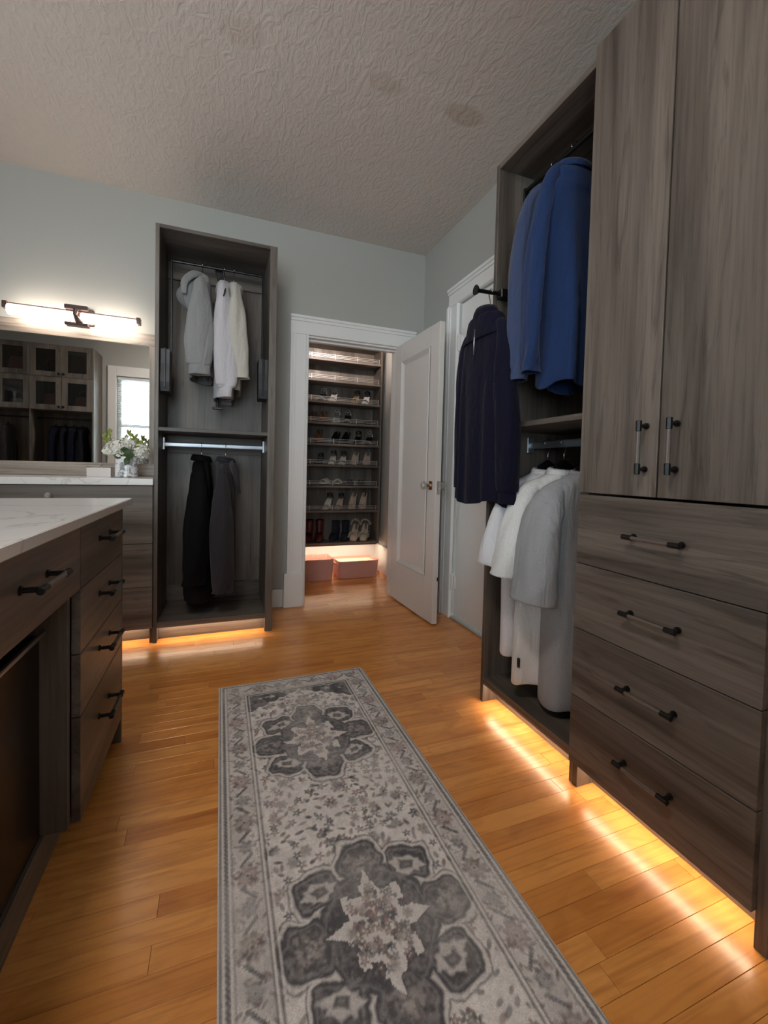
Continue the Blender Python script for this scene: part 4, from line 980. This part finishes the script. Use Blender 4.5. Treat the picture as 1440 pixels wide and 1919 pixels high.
# ---- dark garments in the reflected wardrobe
for k, (gx, cm, dr, lb) in enumerate(((-1.70, 'dark_plain', 1.0, 'rightmost dark garment in the reflected wardrobe'), (-1.80, 'navy', 1.05, 'navy garment second from right in the reflected wardrobe'), (-1.90, 'dark_plain', .95, 'dark garment third from right in the reflected wardrobe'), (-2.00, 'navy', 1.0, 'navy garment fourth from right in the reflected wardrobe'), (-2.50, 'charcoal', 1.05, 'charcoal coat in the left bay of the reflected wardrobe'), (-2.62, 'heather_grey', .95, 'grey garment in the left bay of the reflected wardrobe'))):
    hanger((gx, -.58, 1.56), -Q, 'hanger of the ' + lb, 'hangers in the reflected wardrobe', w=.17)
    garment('long_jacket', lb, 'jacket', (gx, -.58, 1.56), -Q, CL[cm], std_torso(.165, .165, .038, dr), [sl(-.15, dr*.75, .03, .036, .034, cuff=False), sl(.14, dr*.75, .03, .036, .034, cuff=False)], seed=70+k, ph=k, group='dark garments in the reflected wardrobe')

# ================================================================== VANITY TOP OBJECTS
vs = thing('flower_vase', 'mottled silver white cylinder vase on the vanity counter', 'vase', (-.512, 2.88, .919))
vx, vy, vz = -.512, 2.88, .919
obj('vase_body', MB().lathe([(.052, 0), (.0585, .004), (.0585, .118), (.056, .120), (.053, .118), (.053, .012), (.002, .010)], (vx, vy, vz+.0005), 32), marble_vase_mat(), vs, smooth=False)
fa = thing('hydrangea_bouquet', 'bouquet of white hydrangeas with green leaves in the silver vase', 'flowers', (vx, vy, vz+.013))
PETAL = cloth('white_petal', (.90, .88, .80), .7, 150, .1); LEAFM = plain('dark_leaf', (.035, .07, .018), .45); LEAFY = plain('yellow_green_leaf', (.26, .30, .07), .5); STEM = plain('stem', (.10, .16, .04), .5)
rf = random.Random(4)
obj('stems', MB().tube([(vx-.03, vy, vz+.02), (vx-.045, vy, vz+.15)], .004, 6).tube([(vx+.02, vy+.01, vz+.02), (vx+.06, vy, vz+.14)], .004, 6).tube([(vx, vy+.01, vz+.02), (vx-.01, vy+.02, vz+.17)], .004, 6).tube([(vx-.03, vy+.02, vz+.02), (vx-.085, vy, vz+.24)], .003, 6).tube([(vx, vy+.02, vz+.02), (vx+.02, vy+.02, vz+.26)], .003, 6).tube([(vx+.02, vy+.02, vz+.02), (vx+.06, vy+.02, vz+.23)], .003, 6), STEM, fa)
def blossom(c, R, sq=.8, n=170):
    m = MB(); c = Vector(c)
    for i in range(n):
        d = Vector((rf.gauss(0, 1), rf.gauss(0, 1), rf.gauss(0, 1))).normalized()
        p = c+Vector((d.x*R, d.y*R, d.z*R*sq))*rf.uniform(.80, 1.04)
        u = d.orthogonal().normalized(); u = (u*math.cos(i)+d.cross(u)*math.sin(i)).normalized(); v = d.cross(u); s = rf.uniform(.010, .016)
        m.quad(p-u*s*.3, p+v*s*.75+d*.004, p+u*s+d*rf.uniform(.002, .008), p-v*s*.75+d*.004)
    m.lathe([(R*.3*math.sin(a)*2.2, R*.66*sq*-math.cos(a)) for a in np.linspace(.1, PI-.1, 7)], tuple(c), 12)
    return obj('blossom', m, PETAL, fa)
blossom((vx-.045, vy-.015, vz+.168), .058); blossom((vx+.070, vy-.01, vz+.150), .052, .95); blossom((vx+.012, vy+.02, vz+.198), .058, .7); blossom((vx-.028, vy-.035, vz+.135), .034, .7, 80)
blossom((vx-.088, vy-.01, vz+.150), .030, .7, 60)
def leaf_mb(base, tip, w, droop=.01):
    base, tip = Vector(base), Vector(tip); d = tip-base; s = d.cross(Vector((0, -1, .3))).normalized(); m = MB(); P = []
    for f, k in ((0, .1), (.25, .8), (.5, 1), (.75, .7), (1, .05)):
        c = base+d*f+Vector((0, -.006*math.sin(f*PI), -droop*f*f)); P.append([c-s*w*k, c+Vector((0, -.003, .002)), c+s*w*k])
    return m.loft(P, False, False, closed=False)
for b_, t_, w_ in (((vx-.01, vy-.045, vz+.115), (vx-.055, vy-.065, vz+.135), .018), ((vx+.005, vy-.05, vz+.10), (vx+.04, vy-.07, vz+.17), .026), ((vx+.0, vy-.05, vz+.13), (vx+.0, vy-.07, vz+.185), .022), ((vx+.02, vy-.05, vz+.12), (vx+.005, vy-.07, vz+.08), .016)):
    obj('leaf', leaf_mb(b_, t_, w_), LEAFM, fa, solid=.0008)
for cx_, cz_, n_ in ((-.098, .232, 7), (-.09, .265, 5), (.015, .262, 6), (.045, .245, 6), (.068, .222, 5), (.05, .185, 4)):
    for k in range(n_):
        a = rf.random()*6.3; b_ = (vx+cx_, vy-.02, vz+cz_-.02); t_ = (vx+cx_+.026*math.cos(a), vy-.03, vz+cz_+.026*math.sin(a))
        obj('leaf', leaf_mb(b_, t_, .008), LEAFY, fa, solid=.0006)
gb = thing('glass_box', 'small clear lidded box beside the flower vase', 'box', (-.66, 2.955, .919))
m = MB(); gx0, gx1, gy0, gy1, gz = -.715, -.596, 2.90, 3.0, .9195
for b_ in ((gx0, gx1, gy0, gy0+.004, gz, gz+.052), (gx0, gx1, gy1-.004, gy1, gz, gz+.052), (gx0, gx0+.004, gy0+.004, gy1-.004, gz, gz+.052), (gx1-.004, gx1, gy0+.004, gy1-.004, gz, gz+.052), (gx0+.004, gx1-.004, gy0+.004, gy1-.004, gz, gz+.004)): m.box(*b_)
obj('box_body', m, BOXWALL, gb)
obj('lid', MB().box(gx0-.001, gx1+.001, gy0-.001, gy1+.001, gz+.0525, gz+.057, .001), BOXGLASS, gb)
obj('lid_knob', MB().lathe([(.005, 0), (.004, .006), (.009, .012), (.010, .018), (.005, .023)], (-.655, 2.95, gz+.057), 10), CRYSTAL, gb)
obj('cotton_pads', MB().box(gx0+.012, gx1-.012, gy0+.012, gy1-.012, gz+.005, gz+.034, .006), plain('pale_contents', (.62, .57, .53), .8), gb)

# ================================================================== SHOE CLOSET
su = thing('shoe_shelf_unit', 'tall dark shoe shelf unit with chrome rails inside the closet', 'shelf', (.97, 3.98, .29))
SX0, SX1, SY, SYB = .47, 1.438, 3.862, 4.078
panel('side_panel', su, (SX0, SX0+.02, SY, SYB, .29, 2.155), WZ); panel('side_panel', su, (SX1-.02, SX1, SY, SYB, .29, 2.155), WZ)
panel('top_panel', su, (SX0+.02, SX1-.02, SY, SYB, 2.135, 2.155), WX); panel('back_panel', su, (SX0+.02, SX1-.02, SYB-.01, SYB, .31, 2.135), WZ)
SZ = [.291, .592, .822, 1.015, 1.209, 1.402, 1.595, 1.788, 1.978]      # shelf undersides, bottom to top
for z in SZ: panel('shelf', su, (SX0+.02, SX1-.02, SY, SYB-.01, z, z+.020), WX)
for z in SZ[1:]:
    zt = z+.020
    m = MB()
    for dz in (.014, .026, .040): m.tube([(SX0+.022, SY+.012, zt+dz), (SX1-.045, SY+.012, zt+dz)], .0019, 6)
    for k in range(5):
        xx = .545+k*.2145
        if xx < SX1-.03: m.tube([(xx, SY+.012, zt), (xx, SY+.012, zt+.046)], .0030, 6)
    obj('shoe_rail', m, RAILM, su)
panel('front_lip', su, (SX0+.02, SX1-.02, SY, SY+.010, .281, .291), WX)
led(su, (.50, 1.40, 3.877, 3.905, .2868, .2905), LEDC)
# storage bins
def bin_thing(label, x0, x1, y0, y1, h, fill):
    t = thing('storage_bin', label, 'bin', ((x0+x1)/2, (y0+y1)/2, 0), 0, None)
    def rr(ins, z, r=.03):
        pts = []
        for cx_, cy_, a0 in ((x1-ins-r, y1-ins-r, 0), (x0+ins+r, y1-ins-r, PI/2), (x0+ins+r, y0+ins+r, PI), (x1-ins-r, y0+ins+r, 1.5*PI)):
            for k in range(6): a = a0+k*PI/10; pts.append((cx_+r*math.cos(a), cy_+r*math.sin(a), z))
        return pts
    obj('bin_body', MB().loft([rr(.014, .001), rr(.010, .004), rr(.002, h-.016), rr(0, h-.014), rr(0, h), rr(.005, h), rr(.007, h-.004), rr(.014, .010)], True, True), BIN, t, smooth=False)
    obj('side_handle', MB().tube([(x0+.001, (y0+y1)/2-.05, h*.62), (x0-.004, (y0+y1)/2-.045, h*.80), (x0-.004, (y0+y1)/2+.045, h*.80), (x0+.001, (y0+y1)/2+.05, h*.62)], .005, 8), BIN, t)
    if fill: obj('inner_tray', MB().loft([rr(.018, h*.45), rr(.012, h*.86), rr(.020, h*.86), rr(.026, h*.80)], True, True), plain('cream_tray', (.72, .55, .42), .5), t)
bin_thing('pink diamond quilted plastic bin at the left below the shoe shelves', .600, .962, 3.70, 3.965, .192, False)
bin_thing('pink plastic bin with an inner tray, right of the other bin', 1.005, 1.392, 3.715, 3.975, .160, True)

# ---- shoes (local: toe towards -y, sole on z=0)
def foot_rings(L, heel, w=.037, toe='point', closed_to=.36, side=.034, n=14):
    rings = []
    T = [0, .03, .08, .15, .24, .32, .40, .5, .6, .7, .8, .9, .97, 1.0]
    for t in T:
        if toe == 'point': ww = w*min(1, (t/.30)**.62 if t > 0 else .06)
        else: ww = w*min(1, (.35+.65*(t/.18)**.5) if t < .18 else 1)
        if t > .45: ww *= 1-.26*min(1, (t-.45)/.25)
        if t > .9: ww *= 1-.55*((t-.9)/.1)**2
        s = max(0, min(1, (t-.30)/.50)); zb = heel*(s*s*(3-2*s))+.004
        hs = side*(.45+.55*min(1, t/.3)) if t < .5 else side*(1.0+.45*max(0, (t-.7)/.3))
        c = hs*1.25 if t < closed_to else .006
        yy = -L/2+L*t
        pr = [(-.80, 0), (-1, .25), (-1.0, .6), (-.92, 1.0), (-.70, .9 if c < hs else 1.15), (-.35, None), (0, None)]
        ring = []
        for fx, fz in pr: ring.append((fx*ww, yy, zb+(hs*fz if fz is not None else (c if fx == 0 else (c*.95 if c > hs else c)))))
        for fx, fz in pr[-2::-1]: ring.append((-fx*ww, yy, zb+(hs*fz if fz is not None else (c*.95 if c > hs else c))))
        rings.append(ring)
    return rings
def heel_mb(L, heel, stiletto=True):
    y1 = L/2; z = heel+.004; a = .017 if stiletto else .024; b = .006 if stiletto else .018
    top = [(-a, y1-.045, z), (a, y1-.045, z), (a*.9, y1-.004, z), (-a*.9, y1-.004, z)]
    mid = [(-(a+b)*.45, y1-.034, z*.55), ((a+b)*.45, y1-.034, z*.55), ((a+b)*.4, y1-.010, z*.55), (-(a+b)*.4, y1-.010, z*.55)]
    bot = [(-b, y1-.026, 0), (b, y1-.026, 0), (b, y1-.026+2*b, 0), (-b, y1-.026+2*b, 0)]
    return MB().loft([bot, mid, top])
SG = 'shoes on the closet shelves'
def shoe(kind, label, x, z, yaw, mat, heel=.07, L=.20, mat2=None, y=3.972):
    nm = {'pump': 'pump_shoe', 'sandal': 'strappy_sandal', 'flat': 'flat_shoe', 'boot': 'ankle_boot', 'wedge': 'wedge_sandal', 'mule': 'slip_on_mule'}[kind]
    t = local_thing(nm, label, 'shoe', (x, y, z), math.radians(yaw), SG)
    mat2 = mat2 or mat
    if kind in ('pump', 'flat'):
        obj('upper', MB().loft(foot_rings(L, heel, toe='point' if kind == 'pump' else 'round', side=.036 if kind == 'pump' else .030)), mat, t, smooth=True)
        if heel > .02: obj('heel', heel_mb(L, heel), mat2, t)
    elif kind == 'mule':
        obj('sole', MB().loft([[(xx, yy, zz+ (0.012 if zz else 0)*1.0) for xx, yy, zz in r] for r in foot_rings(L, .004, .042, 'round', 0, .022)]), mat2, t, smooth=True)
        rings = []
        for f in np.linspace(.10, .55, 7):
            yy = -L/2+L*f; ww = .044*min(1, .6+f*1.6)
            rings.append([(ww*math.cos(a), yy, .018+(.030+.035*f)*math.sin(a)) for a in np.linspace(0, PI, 11)])
        obj('upper', MB().loft(rings, False, False, closed=False), mat, t, smooth=True, solid=.004)
    elif kind == 'sandal':
        obj('sole', MB().loft([[(xx, yy, zz) for xx, yy, zz in r] for r in foot_rings(L, heel, .036, 'round', 0, .010)]), mat2, t, smooth=True)
        obj('heel', heel_mb(L, heel), mat2, t)
        for f, h_, w_ in ((.16, .030, .036), (.30, .036, .038), (.86, .060, .026)):
            s = max(0, min(1, (f-.30)/.5)); zb = heel*(s*s*(3-2*s))+.008; yy = -L/2+L*f
            obj('strap', MB().tube([(w_*math.cos(a), yy+.012*math.sin(a*2), zb+h_*math.sin(a)) for a in np.linspace(0, PI, 9)], [(.006, .0018)]*9, 6), mat, t, smooth=True)
        zb = heel+.05
        obj('strap', MB().tube([(.026*math.cos(a), L/2-.034+.026*math.sin(a), zb+.012*math.cos(a*2)) for a in np.linspace(0, 2*PI, 15)], .0035, 6), mat, t, smooth=True)
    elif kind in ('boot', 'wedge'):
        obj('upper', MB().loft(foot_rings(L, heel, .038, 'round' if kind == 'wedge' else 'point', .45, .045)), mat, t, smooth=True)
        if kind == 'boot':
            rings = [[(w_*math.cos(a), yy+d_*math.sin(a), zz) for a in [2*PI*k/18 for k in range(18)]] for zz, w_, d_, yy in ((heel+.012, .030, .055, L/2-.062), (heel+.05, .033, .052, L/2-.060), (heel+.10, .036, .048, L/2-.055), (heel+.125, .040, .050, L/2-.052), (heel+.127, .034, .044, L/2-.052), (heel+.07, .030, .040, L/2-.056))]
            obj('shaft', MB().loft(rings, False, True), mat, t, smooth=True); obj('heel', heel_mb(L, heel, False), mat2, t)
        else:
            prof = foot_rings(L, heel, .036, 'round', 0, .004)
            obj('wedge_heel', MB().loft([[(-.030, yy, 0), (.030, yy, 0), (.030, yy, zz), (-.030, yy, zz)] for yy, zz in ((-L/2+.02, .008), (0, .02), (L*.2, heel*.75), (L*.40, heel*.98), (L/2-.006, heel))]), mat2, t)
            for (f, zc, R_) in ((.18, .06, .04), (.80, heel+.085, .042)):
                m = MB()
                for k in range(12):
                    a = k*PI/11; c = Vector((R_*math.cos(a), -L/2+L*f+.012*math.sin(k*2.1), zc-.02+R_*math.sin(a)*1.1)); u = Vector((math.cos(a), .4*math.sin(k), math.sin(a))); v = Vector((0, 1, .2))
                    m.quad(c-v*.022, c+u*.012-v*.008, c+v*.022, c+u*.012+v*.010+Vector((.006, 0, .004)))
                m.tube([(R_*math.cos(a), -L/2+L*f, zc-.02+R_*1.05*math.sin(a)) for a in np.linspace(0, PI, 12)], [(.020, .004)]*12, 8, up=(0, 1, 0))
                obj('ruffle', m, mat, t, solid=.002)
    return t
S_ = {k: plain('shoe_'+k, c, r_, mt) for k, c, r_, mt in (('nude', (.50, .38, .30), .35, 0), ('black', (.006, .006, .007), .3, 0), ('silver', (.45, .42, .40), .3, .6), ('cream', (.66, .58, .48), .5, 0), ('tan', (.24, .10, .045), .4, 0), ('red', (.075, .012, .010), .45, 0), ('navysuede', (.006, .008, .020), .9, 0), ('white', (.75, .70, .66), .4, 0), ('beige', (.58, .48, .38), .6, 0), ('gold', (.45, .30, .15), .35, .5))}
zt = [z+.0205 for z in SZ]
s3, s4, s5, s6, s7, s8, sb = zt[6], zt[5], zt[4], zt[3], zt[2], zt[1], zt[0]
for args in (
    ('sandal', 'left strappy silver sandal on the third shelf from the top, beside its mate', .880, s3, -25, S_['silver'], .075, .19, S_['black']),
    ('sandal', 'right strappy silver sandal on the third shelf from the top', .985, s3, -25, S_['silver'], .075, .19, S_['white']),
    ('sandal', 'left black and gold sandal near the right end of the third shelf from the top', 1.205, s3, -30, S_['black'], .08, .19, S_['gold']),
    ('sandal', 'right white and black sandal at the right end of the third shelf from the top', 1.31, s3, -30, S_['black'], .08, .19, S_['white']),
    ('pump', 'dull brown pump at the left of the fourth shelf from the top', .80, s4, -20, S_['tan'], .06, .19),
    ('pump', 'tan pump second on the fourth shelf from the top', .895, s4, -20, S_['tan'], .07, .19),
    ('sandal', 'left silver heeled sandal in the middle of the fourth shelf from the top', 1.02, s4, -20, S_['silver'], .08, .19),
    ('sandal', 'right silver heeled sandal in the middle of the fourth shelf from the top', 1.13, s4, -20, S_['silver'], .08, .19, S_['black']),
    ('flat', 'black flat at the right end of the fourth shelf from the top', 1.33, s4, -15, S_['black'], .008, .19),
    ('pump', 'rust coloured pump alone at the left of the fifth shelf from the top', .855, s5, -20, S_['tan'], .085, .19),
    ('pump', 'left black pump in the middle of the fifth shelf from the top', 1.01, s5, -35, S_['black'], .075, .19),
    ('pump', 'right black pump in the middle of the fifth shelf from the top', 1.11, s5, -35, S_['black'], .075, .19),
    ('sandal', 'left black sandal at the right of the fifth shelf from the top', 1.23, s5, -30, S_['black'], .075, .19),
    ('sandal', 'right black sandal with silver strap at the right end of the fifth shelf', 1.345, s5, -30, S_['silver'], .075, .19, S_['black']),
    ('sandal', 'dark low sandal at the left of the sixth shelf from the top', .865, s6, -25, S_['black'], .04, .19),
    ('sandal', 'left black strap sandal with pale sole on the sixth shelf from the top', .99, s6, -25, S_['black'], .07, .19, S_['cream']),
    ('sandal', 'right black strap sandal with pale sole on the sixth shelf from the top', 1.09, s6, -25, S_['black'], .07, .19, S_['cream']),
    ('pump', 'left nude pump at the right of the sixth shelf from the top', 1.215, s6, -28, S_['nude'], .088, .195),
    ('pump', 'right nude pump at the right of the sixth shelf from the top', 1.335, s6, -28, S_['nude'], .088, .195),
    ('mule', 'left cream slip-on mule on the seventh shelf from the top', .93, s7, -35, S_['cream'], .0, .19),
    ('mule', 'right cream slip-on mule on the seventh shelf from the top', 1.045, s7, -15, S_['cream'], .0, .19),
    ('flat', 'left black flat on the seventh shelf from the top', 1.17, s7, -15, S_['black'], .006, .19),
    ('flat', 'right black flat on the seventh shelf from the top', 1.28, s7, -15, S_['black'], .006, .19),
    ('sandal', 'left black strap sandal on the lowest railed shelf', .95, s8, -35, S_['black'], .085, .19, S_['cream']),
    ('sandal', 'right black strap sandal on the lowest railed shelf', 1.065, s8, -35, S_['black'], .085, .19, S_['nude']),
    ('pump', 'left nude pointed pump on the lowest railed shelf', 1.20, s8, -32, S_['nude'], .105, .20),
    ('pump', 'right nude pointed pump on the lowest railed shelf', 1.305, s8, -32, S_['nude'], .105, .20),
    ('boot', 'left dark red ankle boot at the bottom left of the shoe unit', .78, sb, -20, S_['red'], .075, .19),
    ('boot', 'right dark red ankle boot at the bottom left of the shoe unit', .875, sb, -20, S_['red'], .075, .19),
    ('boot', 'left navy ankle boot in the middle of the bottom shelf', 1.02, sb, -35, S_['navysuede'], .06, .20),
    ('boot', 'right navy ankle boot in the middle of the bottom shelf', 1.125, sb, -25, S_['navysuede'], .06, .20),
    ('wedge', 'left beige ruffled wedge sandal on the bottom shelf', 1.225, sb, -28, S_['beige'], .08, .19, S_['cream']),
    ('wedge', 'right beige ruffled wedge sandal on the bottom shelf', 1.325, sb, -28, S_['beige'], .08, .19, S_['cream'])):
    shoe(*args)
for o in SC.objects:
    if '_base' in o: del o['_base']
